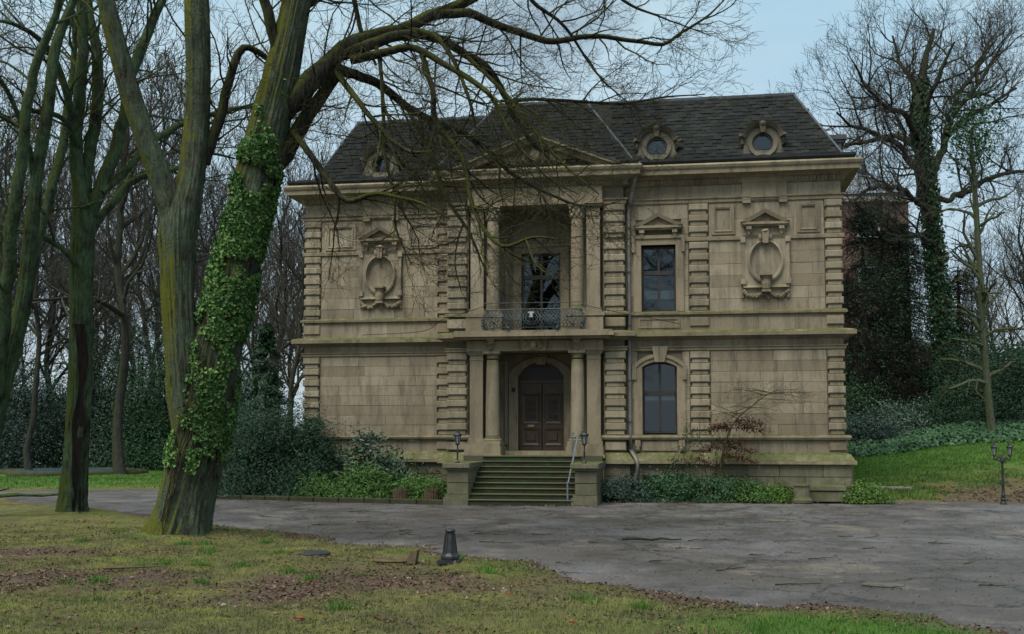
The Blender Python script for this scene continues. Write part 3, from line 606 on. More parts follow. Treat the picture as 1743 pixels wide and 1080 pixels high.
# entrance door
def leaf(sx):
    x0, x1 = sorted((sx*.015, sx*.66)); m = part('door_leaf', 'door_wood'); m.box(x0, x1, 1.16, 1.22, 1.39, 3.42); o = m.done(); xc = (x0+x1)/2
    for (a, b, z0, z1, dy) in ((.20, .27, 1.60, 1.98, .0), (.20, .27, 2.26, 3.02, .0)):
        q = part('door_panel', 'door_wood', o); q.ring(rect(xc-b, xc+b, z0-.06, z1+.06), rect(xc-a, xc+a, z0, z1), 1.125, 1.17, True, 1.15)
        if z0 < 2: q.cham(xc-.15, xc+.15, 1.13, 1.17, z0+.06, z1-.06, .02)
        q.done()
    q = part('grille', 'iron_black', o)
    for t in range(5): q.tube([(xc-.14+.07*t, 1.145, z) for z in (2.28, 2.64, 3.0)], .009, 5)
    for zz in (2.40, 2.62, 2.84):
        for t in range(4): c0 = (xc-.105+.07*t, zz); q.tube([(c0[0]+.033*math.cos(a), 1.142, c0[1]+.045*math.sin(a)) for a in np.linspace(0, 6.28, 9)], .006, 4)
    q.done(); q = part('door_pediment', 'door_wood', o); q.prism([(xc-.28, 3.14), (xc+.28, 3.14), (xc, 3.32)], 1.10, 1.17); q.box(xc-.30, xc+.30, 1.09, 1.17, 3.10, 3.14); q.done()
    if sx < 0: q = part('letter_slot', 'brass', o); q.box(xc-.10, xc+.10, 1.12, 1.165, 2.09, 2.16); q.done()
    else: q = part('door_handle', 'brass', o); q.tube([(x0+.06, 1.10, 2.26), (x0+.06, 1.10, 2.36)], .014, 6); q.tube([(x0+.06, 1.10, 2.34), (x0+.06, 1.17, 2.34)], .012, 6); q.done()
leaf(-1); leaf(1)
m = part('transom_bar', 'door_wood'); m.box(-.70, .70, 1.10, 1.24, 3.42, 3.52); m.done()
m = part('transom_pane', 'frame_wood'); m.prism(arch(0, .70, 3.52, 3.62, 4.06), 1.20, 1.205); m.done()  # opaque near-black pane; the door recess's shade is in its colour
m = part('door_frame', 'door_wood'); m.ring(arch(0, .71, 1.385, 3.62, 4.07), arch(0, .655, 1.385, 3.60, 4.01), 1.12, 1.24); m.done()
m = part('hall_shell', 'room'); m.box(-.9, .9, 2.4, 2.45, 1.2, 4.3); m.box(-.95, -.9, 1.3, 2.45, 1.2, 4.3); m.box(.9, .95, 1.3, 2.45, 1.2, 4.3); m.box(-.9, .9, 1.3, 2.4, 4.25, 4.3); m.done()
m = part('doorbell', 'iron_black'); m.lathe([(.04, 0), (.05, .03), (.05, .09), (.02, .12)], (-.83, .88, 3.16), 10); m.done()
# balcony window
wn = window(0, .60, 4.88, 7.42, 1.10, 7.42, 0, 6.70)
m = part('window_surround'); m.ring([(-.86, 4.87), (-.86, 7.62), (.86, 7.62), (.86, 4.87)], [(-.60, 4.87), (-.60, 7.42), (.60, 7.42), (.60, 4.87)], .93, 1.12); m.box(-.95, .95, .86, 1.02, 7.62, 7.70); m.done()
m = part('blind_arch'); m.ring([(.98*math.cos(a), 7.70+.86*math.sin(a)) for a in np.linspace(math.pi, 0, 19)], [(.76*math.cos(a), 7.70+.64*math.sin(a)) for a in np.linspace(math.pi, 0, 19)], .91, 1.02); m.blob((0, .95, 7.85), (.18, .06, .16), 10, 6, .2)
for t in range(16): m.blob((random.uniform(-.5, .5), .97, 7.72+random.uniform(0, .25)), random.uniform(.05, .09), 7, 4, .3)
m.done()
# main pediment
m = part('main_pediment'); zb = 9.73; ap = 10.66; hw = 2.42
m.ring([(-hw-.12, zb-.02), (0, ap+.06), (hw+.12, zb-.02)], [(-hw+.10, zb-.02), (0, ap-.04), (hw-.10, zb-.02)], -.86, -.2)
m.ring([(-hw+.10, zb-.02), (0, ap-.04), (hw-.10, zb-.02)], [(-hw+.52, zb-.02), (0, ap-.20), (hw-.52, zb-.02)], -.74, -.2, False, -.70); m.prism([(-hw+.3, zb-.02), (hw-.3, zb-.02), (0, ap-.14)], -.42, .4); o = m.done()
q = part('tympanum_relief', 'stone_trim', o); q.blob((0, -.46, 10.10), (.19, .10, .24), 12, 8, .05)
for sx in (-1, 1):
    for t in range(24): u = random.random(); q.blob((sx*(.24+1.0*u), -.44, 9.80+random.random()*(.34*(1-u)+.06)), random.uniform(.04, .09), 7, 4, .3)
    q.tube([(sx*(.2+.12*i), -.46, 9.86+.22*math.sin(i*.8)*(1-i/10)) for i in range(9)], .045, 6)
q.done()
m = part('pediment_flashing', 'lead'); m.ring([(-hw-.15, zb+.0), (0, ap+.085), (hw+.15, zb+.0)], [(-hw-.12, zb-.015), (0, ap+.064), (hw+.12, zb-.015)], -.89, .9); m.done()
# gutter
def gut(p): m = part('gutter', 'gutter_iron'); m.sweep(p, [(.28, 9.70), (.42, 9.72), (.46, 9.78), (.46, 9.85), (.40, 9.86), (.22, 9.86)], .02); m.done()
gut([(XL, 11), (XL, YL), (-XC-.3, YL)]); gut([(XC+.25, 0), (XR-.08, 0), (XR-.08, 11)]); gut([(-XC, YL), (-XC, YC), (-2.5, YC)]); gut([(2.5, YC), (XC, YC), (XC, 0)])
# roof
RZ0, RZ1, RI = 9.80, 12.15, 1.72
def hiproof(x0, x1, y0, y1, inL, inR):
    return [(x0, y0, RZ0), (x1, y0, RZ0), (x1, y1, RZ0), (x0, y1, RZ0), (x0+inL, y0+RI, RZ1), (x1-inR, y0+RI, RZ1), (x1-inR, y1-RI, RZ1), (x0+inL, y1-RI, RZ1)]
m = MB(); q6 = [(0,1,5,4),(1,2,6,5),(2,3,7,6),(3,0,4,7),(4,5,6,7),(3,2,1,0)]
RC, RRt, RL = (-2.95, 2.95, YC-.25, 10), (0.0, 8.88, -.25, 11.2), (-7.25, 0.0, YL-.25, 11.2)
m.add(hiproof(*RC, 1.55, 1.55), q6); m.add(hiproof(*RRt, .2, 1.22), q6); m.add(hiproof(*RL, .98, .2), q6)
roof = m.build('roof', 'slate', H)
sl = MB(); sl.add([(-.116,0,0),(.116,0,0),(.116,0,.21),(-.116,0,.21),(-.116,-.020,0),(.116,-.020,0),(.116,-.002,.21),(-.116,-.002,.21)], [(0,1,2,3),(7,6,5,4),(0,4,5,1),(1,5,6,2),(2,6,7,3),(3,7,4,0)])
sme = bpy.data.meshes.new('roof_slate'); sme.from_pydata(sl.v, [], sl.f); sme.update(); sme.materials.append(MATS['slate'])
tilt = math.atan2(RI, RZ1-RZ0); slope = math.hypot(RI, RZ1-RZ0); spots = []
DORM = [(3.58, 0), (6.62, 0), (-5.03, YL)]
for (x0, x1, y0, y1), iL, iR, lim in ((RC, 1.55, 1.55, None), (RRt, .2, 1.22, (2.2, 99)), (RL, .98, .2, (-99, -2.0))):
    row = 0; sv_ = 0.0
    while sv_ < slope-.10:
        t = sv_/slope; a, b = x0+iL*t, x1-iR*t; x = a + (.12 if row % 2 else .0)
        while x < b-.02:
            xx = x + random.uniform(-.008, .008); z = RZ0+(RZ1-RZ0)*t
            ok = (lim is None or lim[0] < xx < lim[1]) and a+.1 < xx < b-.1 and not any(abs(xx-dx) < .50 and z < 10.75 for dx, dy in DORM) and not (lim is None and z < 9.80+(.92*(1-abs(xx)/2.7)))
            if ok: spots.append((xx, y0+RI*t-.010-random.uniform(0, .014), z+random.gauss(0, .008), lim is not None and lim[0] > 0))
            x += .24
        sv_ += .155; row += 1
spots.sort(key=lambda p: (not p[3], -p[0]))
rest = MB()
for i, (x, y, z, r_) in enumerate(spots):
    if i < 300:
        o = mk('roof_slate', sme, 'slate', roof, (x, y, z)); o.rotation_euler = (-tilt+random.uniform(-.015, .02), random.gauss(0, .018), 0)
    else:
        c, s_ = math.cos(tilt), math.sin(tilt); rest.add([(x+a, y+b*c+d*s_, z-b*s_*0+d*c-b*s_) for a, b, d in sl.v], sl.f)
tag(rest.build('slate_course', 'slate', roof), kind='stuff')
m = part('ridge_flashing', 'lead', roof)
for (x0, x1, y0, y1), iL, iR in ((RC, 1.55, 1.55), (RRt, .2, 1.22), (RL, .98, .2)):
    m.box(x0+iL-.04, x1-iR+.04, y0+RI-.05, y0+RI+.10, RZ1-.03, RZ1+.05)
    for xa, xb in ((x0, x0+iL), (x1, x1-iR)): m.tube([(xa, y0-.01, RZ0), (xb, y0+RI-.01, RZ1)], .035, 6)
m.done()
m = part('chimney', 'stone_old', roof); m.box(.75, 1.15, 3.4, 4.0, 12.0, 12.75); m.box(.70, 1.20, 3.35, 4.05, 12.68, 12.80); m.done()
# dormers
def dormer(xc, yb):
    y = yb-.10; z0 = 9.80; zc = 10.28; m = part('dormer', 'stone_old'); R0 = .53
    body = [(xc-R0, z0)] + [(xc+R0*math.cos(a), zc+.18+.42*math.sin(a)) for a in np.linspace(math.pi, 0, 17)] + [(xc+R0, z0)]
    n = len(body); ci = [(xc+.30*math.cos(a), zc+.02+.30*math.sin(a)) for a in np.linspace(-math.pi*.75, -math.pi*2.25, n)]
    m.ring(body, ci, y, y+1.3, True); hd = part('hood', 'stone_dark'); hd.ring([(xc+(x-xc)*1.10, zc+.1+(z-zc-.1)*1.10) for x, z in body[1:-1]], [(xc+(x-xc)*.97, zc+.1+(z-zc-.1)*.95) for x, z in body[1:-1]], y-.20, y+1.2, False, y-.14); hood = hd.done(); m.ring(body[1:-1], [(xc+(x-xc)*.90, zc+.1+(z-zc-.1)*.86) for x, z in body[1:-1]], y-.12, y+1.3, False, y-.08)
    m.ring(oval(xc, zc+.02, .42, .42, 28), oval(xc, zc+.02, .30, .30, 28), y-.06, y+.02, True, y-.02); m.box(xc-R0-.05, xc+R0+.05, y-.05, y+.9, z0-.06, z0+.05); o = m.done(); hood.parent = o
    q = part('keystone', 'stone_dark', o); q.prism([(xc-.10, zc+.64), (xc+.10, zc+.64), (xc+.06, zc+.30), (xc-.06, zc+.30)], y-.18, y); q.blob((xc, y-.18, zc+.56), (.09, .05, .08)); q.done()
    for sx in (-1, 1):
        q = part('scroll', 'stone_dark', o); q.blob((xc+sx*(R0+.07), y+.05, zc+.24), (.10, .10, .10), 8, 6, .3); q.blob((xc+sx*(R0+.03), y+.05, zc+.08), (.07, .09, .14), 8, 6, .2)
        q.prism([(xc+sx*R0, z0), (xc+sx*(R0+.22), z0), (xc+sx*(R0+.16), z0+.10), (xc+sx*(R0+.07), z0+.26), (xc+sx*R0, z0+.42)][::sx], y, y+.3); q.done()
    q = part('oculus_frame', 'frame_wood', o); q.ring(oval(xc, zc+.02, .305, .305, 28), oval(xc, zc+.02, .235, .235, 28), y+.05, y+.12, True); q.done()
    q = part('pane', 'glass', o); q.prism(oval(xc, zc+.02, .24, .24, 28), y+.09, y+.096); q.done()
    q = part('blind', 'room', o); q.box(xc-.32, xc+.32, y+.22, y+.24, zc-.32, zc+.36); q.done()
    q = part('flashing', 'lead', o); q.box(xc-R0-.22, xc+R0+.22, y-.10, y+.3, z0-.075, z0-.02); q.done()
for d_ in DORM: dormer(*d_)
m = part('side_dormer', 'lead'); m.box(8.1, 9.00, 1.3, 2.4, 9.8, 10.62); m.box(8.0, 9.14, 1.2, 2.5, 10.66, 10.80); m.box(8.05, 9.07, 1.25, 2.45, 10.58, 10.66); m.done()
# side bay of the right flank
m = part('side_bay', 'stone'); m.box(8.7, 9.22, 5.0, 9.0, 0, 4.5); m.box(8.7, 9.42, 4.9, 9.1, 4.5, 4.72); m.box(8.7, 9.36, 4.9, 9.1, 4.15, 4.28); m.box(8.7, 9.45, 4.85, 9.15, 1.3, 1.75); m.box(8.7, 9.60, 4.8, 9.2, 0, 1.1); m.done()
# rain pipe
m = part('downpipe', 'pipe_zinc', smooth=True); m.tube(smoothpath([(3.05, -.50, 9.66), (3.04, -.50, 9.48), (2.95, -.40, 9.30), (2.78, -.14, 8.55), (2.74, -.10, 8.35), (2.74, -.10, 1.75), (2.75, -.14, 1.45), (2.92, -.36, 1.15), (2.96, -.38, .95), (2.90, -.32, .60), (2.86, -.30, .0)], step=.12), .055, 10); o = m.done()
for zz in (7.9, 6.6, 5.0, 3.4, 2.2): q = part('pipe_clip', 'iron_grey', o); q.lathe([(.066, 0), (.066, .05)], (2.74, -.10, zz), 10); q.done()
m = part('pipe_head', 'white_plastic', smooth=True); m.blob((3.05, -.56, 9.70), (.08, .09, .13), 10, 7, .05); m.done()
# balcony railing
rl = empty('balcony_railing'); rl.parent = H
plan = smoothpath([(-1.30, -.55), (-1.42, -.68), (-1.34, -.84), (-1.10, -.90), (0, -.92), (1.10, -.90), (1.34, -.84), (1.42, -.68), (1.30, -.55)], n=8)
arcl = np.concatenate([[0], np.cumsum(np.linalg.norm(np.diff(plan, axis=0), axis=1))]); TL = arcl[-1]
def rp_(u, v):
    p = np.array([np.interp(u, arcl, plan[:, 0]), np.interp(u, arcl, plan[:, 1])]); b = .13*math.sin(math.pi*min(1, v*1.15))*(1-.4*v)
    d = p - np.array([0, -.45]); d = np.array([d[0]*.25 if abs(p[0]) < 1.1 else d[0], d[1]]); d = d/np.linalg.norm(d); p = p + d*b
    return (p[0], p[1], 4.93+.60*v)
m = MB(); k = .0
while k < TL:
    for sgn in (-1, 1):
        pts = [rp_(k+sgn*.36*v, v) for v in np.linspace(.05, .95, 6) if 0 <= k+sgn*.36*v <= TL]
        if len(pts) > 1: m.tube(pts, .009, 4)
    k += .095
m.build('lattice', 'iron_grey', rl)
m = MB(); [m.tube([rp_(u, v) for u in np.linspace(0, TL, 50)], .016, 5) for v in (.02, .95)]; m.tube([(-1.45, -.80, 5.70), (1.45, -.80, 5.70)], .013, 5); m.build('rail', 'iron_grey', rl)
m = MB()
for u0, rr in ((TL/2, .24), (TL/2, .17), (TL/2-.42, .1), (TL/2+.42, .1), (TL*.2, .13), (TL*.8, .13), (TL*.32, .08), (TL*.68, .08)):
    m.tube([rp_(u0+rr*math.cos(a), .5+rr*1.5*math.sin(a)) for a in np.linspace(0, 6.28, 18)], .013, 5)
for u0 in (TL*.07, TL*.18, TL*.3, TL*.7, TL*.82, TL*.93):
    p = rp_(u0, .08); [m.blob((p[0]+random.uniform(-.05, .05), p[1]-.02, p[2]+random.uniform(-.06, .12)), random.uniform(.02, .045), 6, 4, .3) for _ in range(7)]
m.build('scrollwork', 'iron_grey', rl)['kind'] = 'stuff'
m = MB(); m.box(-.10, .08, -1.10, -1.04, 5.37, 5.41); m.box(-.06, .04, -1.12, -1.04, 5.22, 5.30); m.box(-.05, .03, -1.10, -1.0, 5.30, 5.37)
tag(m.build('floodlight', 'white_plastic'), 'small white floodlight fixed to the balcony railing', 'floodlight')
m = MB(); m.tube(smoothpath([(-5.6, .80, 4.95), (-3.6, .55, 5.02), (-2.7, -.5, 5.28), (-1.4, -.85, 5.62)], n=8), .010, 4); m.tube(smoothpath([(1.4, -.85, 5.62), (2.7, -.5, 5.35), (4.2, -.16, 5.05)], n=8), .010, 4)
tag(m.build('cable', 'iron_black'), 'thin dark cable sagging along the facade from the balcony railing', 'cable')

# ------------------------------------------------------------------ steps, pedestals, rail, lamps
ST = empty('entrance_steps', (0, 0, 0)); tag(ST, 'mossy dark stone steps between two pedestals leading to the porch', 'steps')
NS = 9; rise = 1.262/NS
for i in range(NS):
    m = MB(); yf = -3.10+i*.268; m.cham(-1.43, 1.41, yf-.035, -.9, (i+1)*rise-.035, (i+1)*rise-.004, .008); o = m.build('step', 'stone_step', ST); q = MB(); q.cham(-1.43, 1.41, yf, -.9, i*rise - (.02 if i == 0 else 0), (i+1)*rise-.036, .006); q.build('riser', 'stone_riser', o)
for sx in (-1, 1):
    x0, x1 = sorted((sx*1.44, sx*2.02)); m = MB(); m.cham(x0, x1, -3.0, -.80, .26, .56, .015); m.cham(x0, x1, -3.0, -.80, .57, .90, .015); p = m.build('pedestal', 'stone_old', ST)
    q = MB(); q.box(x0-.09, x1+.02, -3.12, -.8, -.02, .18); q.box(x0-.05, x1+.01, -3.06, -.8, .18, .26); q.build('pedestal_base', 'stone_old', p)
    q = MB(); q.box(x0-.04, x1+.03, -3.05, -.8, .90, .96); q.cham(x0-.11, x1+.06, -3.13, -.8, .96, 1.10, .02); q.build('pedestal_cap', 'stone_old', p)
def lantern(parent, c, s=1.0, sides=6):
    x, y, z = c; o = MB()
    for k in range(sides):
        a = 2*math.pi*k/sides; o.tube([(x+.055*s*math.cos(a), y+.055*s*math.sin(a), z+.03*s), (x+.105*s*math.cos(a), y+.105*s*math.sin(a), z+.27*s)], .009*s, 4)
    o.lathe([(.03*s, -.03*s), (.065*s, 0), (.065*s, .03*s)], c, sides); ln = o.build('lantern', 'iron_black', parent)
    q = MB(); q.lathe([(.05*s, .03*s), (.098*s, .265*s)], c, sides); q.build('lantern_glass', 'lamp_glass', ln)
    q = MB(); q.lathe([(.13*s, .25*s), (.14*s, .28*s), (.08*s, .33*s), (.055*s, .35*s), (.05*s, .39*s), (.02*s, .41*s), (.012*s, .47*s), (.004*s, .49*s)], c, sides); q.build('lantern_roof', 'iron_black', ln)
for sx, nm in ((-1, 'left'), (1, 'right')):
    e = empty('pedestal_lamp', (sx*1.73 - .06, -2.75, 1.10)); tag(e, 'small black lantern on a short post upon the %s step pedestal' % nm, 'lamp', 'lamps flanking the steps')
    m = MB(); m.lathe([(.07, 0), (.06, .03), (.03, .06), (.022, .10), (.022, .26), (.035, .28), (.02, .31), (.018, .46), (.03, .48)], (0, 0, 0), 12); m.build('post', 'iron_black', e, True); lantern(e, (0, 0, .50), .92)
e = empty('handrail', (1.25, 0, 0)); tag(e, 'grey tubular steel handrail beside the right step pedestal', 'handrail')
m = MB(); m.tube([(0, -3.06, 0), (0, -3.06, .62)], .022, 8); m.build('post', 'rail_steel', e); m = MB(); m.tube([(-.12, -.80, 1.25), (-.12, -.80, 1.85)], .022, 8); m.tube([(-.12, -.80, 1.80), (-.09, -.82, 1.93)], .022, 8); m.build('post', 'rail_steel', e)
m = MB(); m.tube(smoothpath([(0, -3.06, .60), (.02, -2.9, .68), (.05, -1.2, 1.66), (.05, -1.0, 1.77), (.0, -.86, 1.80), (-.12, -.80, 1.80)], n=6), .022, 8); m.build('rail', 'rail_steel', e)
# two-armed garden lamp
lx = G(1708, 852, .1); e = empty('garden_lamp', (lx[0], lx[1], float(bank_h(lx[0], lx[1]))-.02)); e.scale = (.80, .80, 1); tag(e, 'black two-armed lamp post standing at the foot of the grass bank', 'lamp post')
m = MB(); m.lathe([(.11, 0), (.11, .14), (.085, .16), (.085, .20), (.10, .21), (.07, .24), (.06, .30), (.085, .32), (.055, .36), (.045, .60), (.055, .62), (.042, .66), (.035, 1.18), (.06, 1.22), (.075, 1.28), (.03, 1.34), (.03, 1.42), (.005, 1.46)], (0, 0, 0), 14); m.build('post', 'iron_black', e, True)
for sx in (-1, 1):
    m = MB(); m.tube(smoothpath([(0, 0, 1.26), (sx*.11, 0, 1.36), (sx*.19, 0, 1.30), (sx*.26, 0, 1.31), (sx*.27, 0, 1.40)], n=6), .020, 6); m.tube(smoothpath([(sx*.06, 0, 1.30), (sx*.14, 0, 1.28), (sx*.18, 0, 1.33), (sx*.13, 0, 1.35)], n=5), .014, 5); a_ = m.build('arm', 'iron_black', e)
    lantern(a_, (sx*.27, .08*sx, 1.40), .86)
# bollard stub
b0 = G(766, 958, .09); e = empty('bollard', (b0[0], b0[1], .10)); e.scale = (.82, .82, .92); tag(e, 'short black cast-iron lamp base stub on the mossy lawn edge', 'bollard')
m = MB(); m.lathe([(.155, .035), (.160, .055), (.158, .085), (.135, .105), (.118, .13), (.074, .42), (.074, .44), (.092, .45), (.095, .47), (.085, .49), (.06, .495), (.055, .47)], (0, 0, 0), 8, .39); m.build('shaft', 'iron_black', e)
m = MB(); m.box(-.19, .19, -.17, .17, -.03, .03); m.build('base_plate', 'iron_black', e)
m = MB(); [m.tube([(.122*math.cos(a), .122*math.sin(a), .12), (.080*math.cos(a), .080*math.sin(a), .43)], .011, 5) for a in np.arange(8)*math.pi/4+.39]; m.build('rib', 'iron_black', e)
# barrels, column stump, cover, bits
for (px, nm) in ((680, 'nearer the yew'), (733, 'nearer the steps')):
    p = G(px, 855.5); p = p + np.array([0, .10, 0]); e = empty('log_planter', (p[0], p[1], 0)); tag(e, 'small round planter of upright wooden staves, the one %s' % nm, 'planter', 'wooden planters before the juniper bed')
    for k in range(16):
        a = 2*math.pi*k/16; q = MB(); q.tube([(.175*math.cos(a), .175*math.sin(a), 0), (.18*math.cos(a), .18*math.sin(a), .34+random.uniform(-.015, .015))], .036, 6); q.build('stave', 'barrel_wood', e)
    q = MB(); q.lathe([(.16, .02), (.16, .28)], (0, 0, 0), 14); q.build('soil', 'far_ground', e)
p = G(1365, 857); e = empty('column_stump', (p[0], p[1], 0)); tag(e, 'mossy fluted stone column stump standing by the right flower bed', 'column stump')
m = MB(); m.lathe([(.29, 0), (.30, .08), (.25, .12), (.24, .16)], (0, 0, 0), 20); m.build('base', 'stone_old', e)
m = MB(); v = []
for z, r0 in ((.16, .225), (.44, .215), (.46, .235), (.51, .235)):
    for k in range(48): a = 2*math.pi*k/48; rr = r0*(1-(.055*(math.cos(a*12)+1)/2 if z < .45 else 0)); v.append((rr*math.cos(a), rr*math.sin(a), z))
m.add(v, [(i*48+k, i*48+(k+1) % 48, (i+1)*48+(k+1) % 48, (i+1)*48+k) for i in range(3) for k in range(48)] + [tuple(144+k for k in range(48))]); m.build('shaft', 'stone_old', e)
m = MB(); m.cham(7.62, 8.86, -.62, -.14, .0, .30, .02); m.cham(7.60, 8.70, -.66, -.14, .31, .46, .02); tag(m.build('stone_block', 'stone_old'), 'low dark stone block ledge against the plinth behind the column stump', 'stone block')
p = G(525, 942, .1); m = MB(); m.lathe([(.33, -.06), (.33, .0), (.31, .012), (.0, .014)], (0, 0, 0), 24); o = m.build('manhole_cover', 'iron_black', None, False, (p[0], p[1], .100)); tag(o, 'dark round cover plate lying in the moss near the big tree', 'cover')
p = G(690, 957, .1); e = empty('wood_stump', (p[0], p[1], .08)); tag(e, 'cut wooden wedge on a rotten ring stump beside the bollard', 'stump')
m = MB(); m.add([(.0, -.08, 0), (.16, -.08, 0), (.16, .08, 0), (0, .08, 0), (.10, -.07, .17), (.19, -.07, .19), (.19, .07, .19), (.10, .07, .17)], [(3,2,1,0), (4,5,6,7), (0,1,5,4), (1,2,6,5), (2,3,7,6), (3,0,4,7)]); m.build('wedge', 'cut_wood', e)
m = MB(); m.tube([(-.2+.24*math.cos(a), .16*math.sin(a), .035) for a in np.linspace(0, 6.28, 20)], .03, 6); m.build('ring', 'cut_wood', e)
def chunk(name, px, py, size, mat, label, cat, group=None, squash=.55):
    p = G(px, py, .08); m = MB(); m.blob((0, 0, 0), (size, size*.7, size*squash), 8, 5, .3); o = m.build(name, mat, None, False, (p[0], p[1], float(front_h(p[0], p[1]))+size*squash*.5)); o.rotation_euler = (0, 0, random.uniform(0, 6)); return tag(o, label, cat, group)
chunk('brick_fragment', 510, 1057, .045, 'brick_red', 'broken red brick piece lying on the lawn at the bottom of the view', 'brick')
chunk('brick_fragment', 866, 1017, .035, 'brick_red', 'tiny red brick crumb on the lawn in front of the bollard', 'brick')
chunk('brick_fragment', 974, 1064, .035, 'brick_red', 'small reddish brick crumb near the lower edge, right of the others', 'brick')
for px, py in ((696, 990), (840, 1008), (857, 1005), (930, 993), (440, 999), (400, 1035), (380, 1034), (130, 1055), (795, 1026), (965, 999)):
    chunk('pale_pebble', px, py, random.uniform(.015, .03), 'litter_white', 'small pale stone lying on the mossy lawn', 'stone', 'pale stones on the lawn')
# kerb of the left bed, as separate stones
ka, kb = G(372, 850), G(756, 859); n = 9
KB = empty('bed_kerb', (ka[0], ka[1], 0)); tag(KB, 'low mossy kerb of stones along the planted bed left of the steps', 'kerb')
for k in range(n):
    a = ka+(kb-ka)*(k+.01)/n; b = ka+(kb-ka)*(k+.985)/n; d = b-a; ln = np.linalg.norm(d); m = MB(); m.cham(0, ln, -.07, .07, -.05, .11, .02)
    o = m.build('kerb_stone', 'kerb_stone', KB, False, tuple(a-np.array([ka[0], ka[1], 0]))); o.rotation_euler = (0, 0, math.atan2(d[1], d[0]))
# beds of soil
m = MB(); m.add([(ka[0], ka[1]+.05, .05), (kb[0], kb[1]+.05, .05), (-2.1, .95, .05), (-9.5, 1.6, .05)], [(0, 1, 2, 3)]); tag(m.build('bed_soil', 'far_ground'), kind='structure')
m = MB(); m.add([(2.05, -1.72, .03), (7.2, -.92, .03), (9.6, -.55, .03), (9.6, .3, .03), (2.05, .1, .03)], [(0, 1, 2, 3, 4)]); tag(m.build('bed_soil', 'far_ground'), kind='structure')
# fountain basin
pc = np.array([-22.8, 13.4]); e = empty('fountain_basin', (pc[0], pc[1], 0)); tag(e, 'low mossy lobed fountain basin with blue water on the rear lawn', 'basin')
def lobe(a, k=1): q = 1+.13*math.cos(4*a); return (3.0*q*k*math.cos(a), 2.9*q*k*math.sin(a))
aa = np.linspace(0, 2*math.pi, 73); m = MB(); m.tube([(*lobe(a), .14) for a in aa], .17, 10); m.build('rim', 'pool_rim', e, True)
m = MB(); m.tube([(*lobe(a, .86), .20) for a in aa], .12, 10); m.build('inner_rim', 'pool_rim', e, True)
m = MB(); m.add([(*lobe(a, .86), .27) for a in aa[:-1]], [tuple(range(72))]); m.build('water', 'water', e)

# ------------------------------------------------------------------ trees
class Tree:
    def __init__(s): s.big = Tubes(); s.limb = Tubes(); s.twig = Tubes(); s.buds = []
    def add(s, P, r, lvl):
        if lvl == 0: s.limb.branch(P, r, 10)
        elif lvl == 1: s.limb.branch(P, r, 6)
        elif lvl == 2: s.twig.branch(P, r, 4)
        else: s.twig.branch(P, r, 3)
def unit(v): return v/(np.linalg.norm(v)+1e-9)
def sub(T, P, rad, lvl, prm, rng):
    seg = np.linalg.norm(np.diff(P, axis=0), axis=1); cum = np.concatenate([[0], np.cumsum(seg)]); Lh = cum[-1]
    n = int(Lh*prm['dens'][lvl]*rng.uniform(.8, 1.25) + rng.random()); T0 = prm['t0'][lvl]
    for k in range(n + (1 if lvl else 0)):
        t = 1.0 if k == n else T0 + (1-T0)*((k+rng.random())/max(1, n)); d = t*Lh; i = min(len(seg)-1, int(np.searchsorted(cum, d)-1)) if d > 0 else 0
        f = (d-cum[i])/max(1e-6, seg[i]); p = P[i]+(P[i+1]-P[i])*f; tan = unit(P[i+1]-P[i]); r0 = (rad[i]+(rad[i+1]-rad[i])*f)*rng.uniform(.45, .72); r0 = max(min(r0, prm.get('rcap', 9)*(1 if lvl == 0 else .6)), prm['rmin'])
        ln = prm['len'][lvl]*rng.uniform(.45, 1.2)*(1.15-.55*t)
        perp = unit(np.cross(tan, rng.normal(size=3))); ang = rng.uniform(.45, 1.15)*(.5 if k == n else 1); dr_ = unit(tan*math.cos(ang)+perp*math.sin(ang)+np.array(prm['bias'])*.5)
        m = prm.get('seg', 5); st = ln/m; Q = [p]
        for j in range(m):
            dr_ = unit(dr_ + rng.normal(size=3)*prm['wig'] + np.array(prm['bias'])*prm.get('pull', .12)*(1 if j > 0 else 0) + np.array([0, 0, prm.get('upturn', 0)*j/m])); Q.append(Q[-1]+dr_*st)
        Q = np.array(Q); rr = np.maximum(np.linspace(r0, r0*.35, m+1), prm['rmin']*.8); T.add(Q, rr, min(lvl+1, 3) if lvl+1 < prm['maxl'] else 3)
        if lvl+1 < prm['maxl']: sub(T, Q, rr, lvl+1, prm, rng)
def trace(pts, Z0):
    """pts: (px, py, dz, diameter in px) -> smooth world path and radii at depth Z0+dz"""
    A = np.array([[*W(p[0], p[1], Z0+p[2]), p[3]*(Z0+p[2])/FPX/2] for p in pts]); Q = smoothpath(A, step=.14); return Q[:, :3], np.maximum(Q[:, 3], .004)
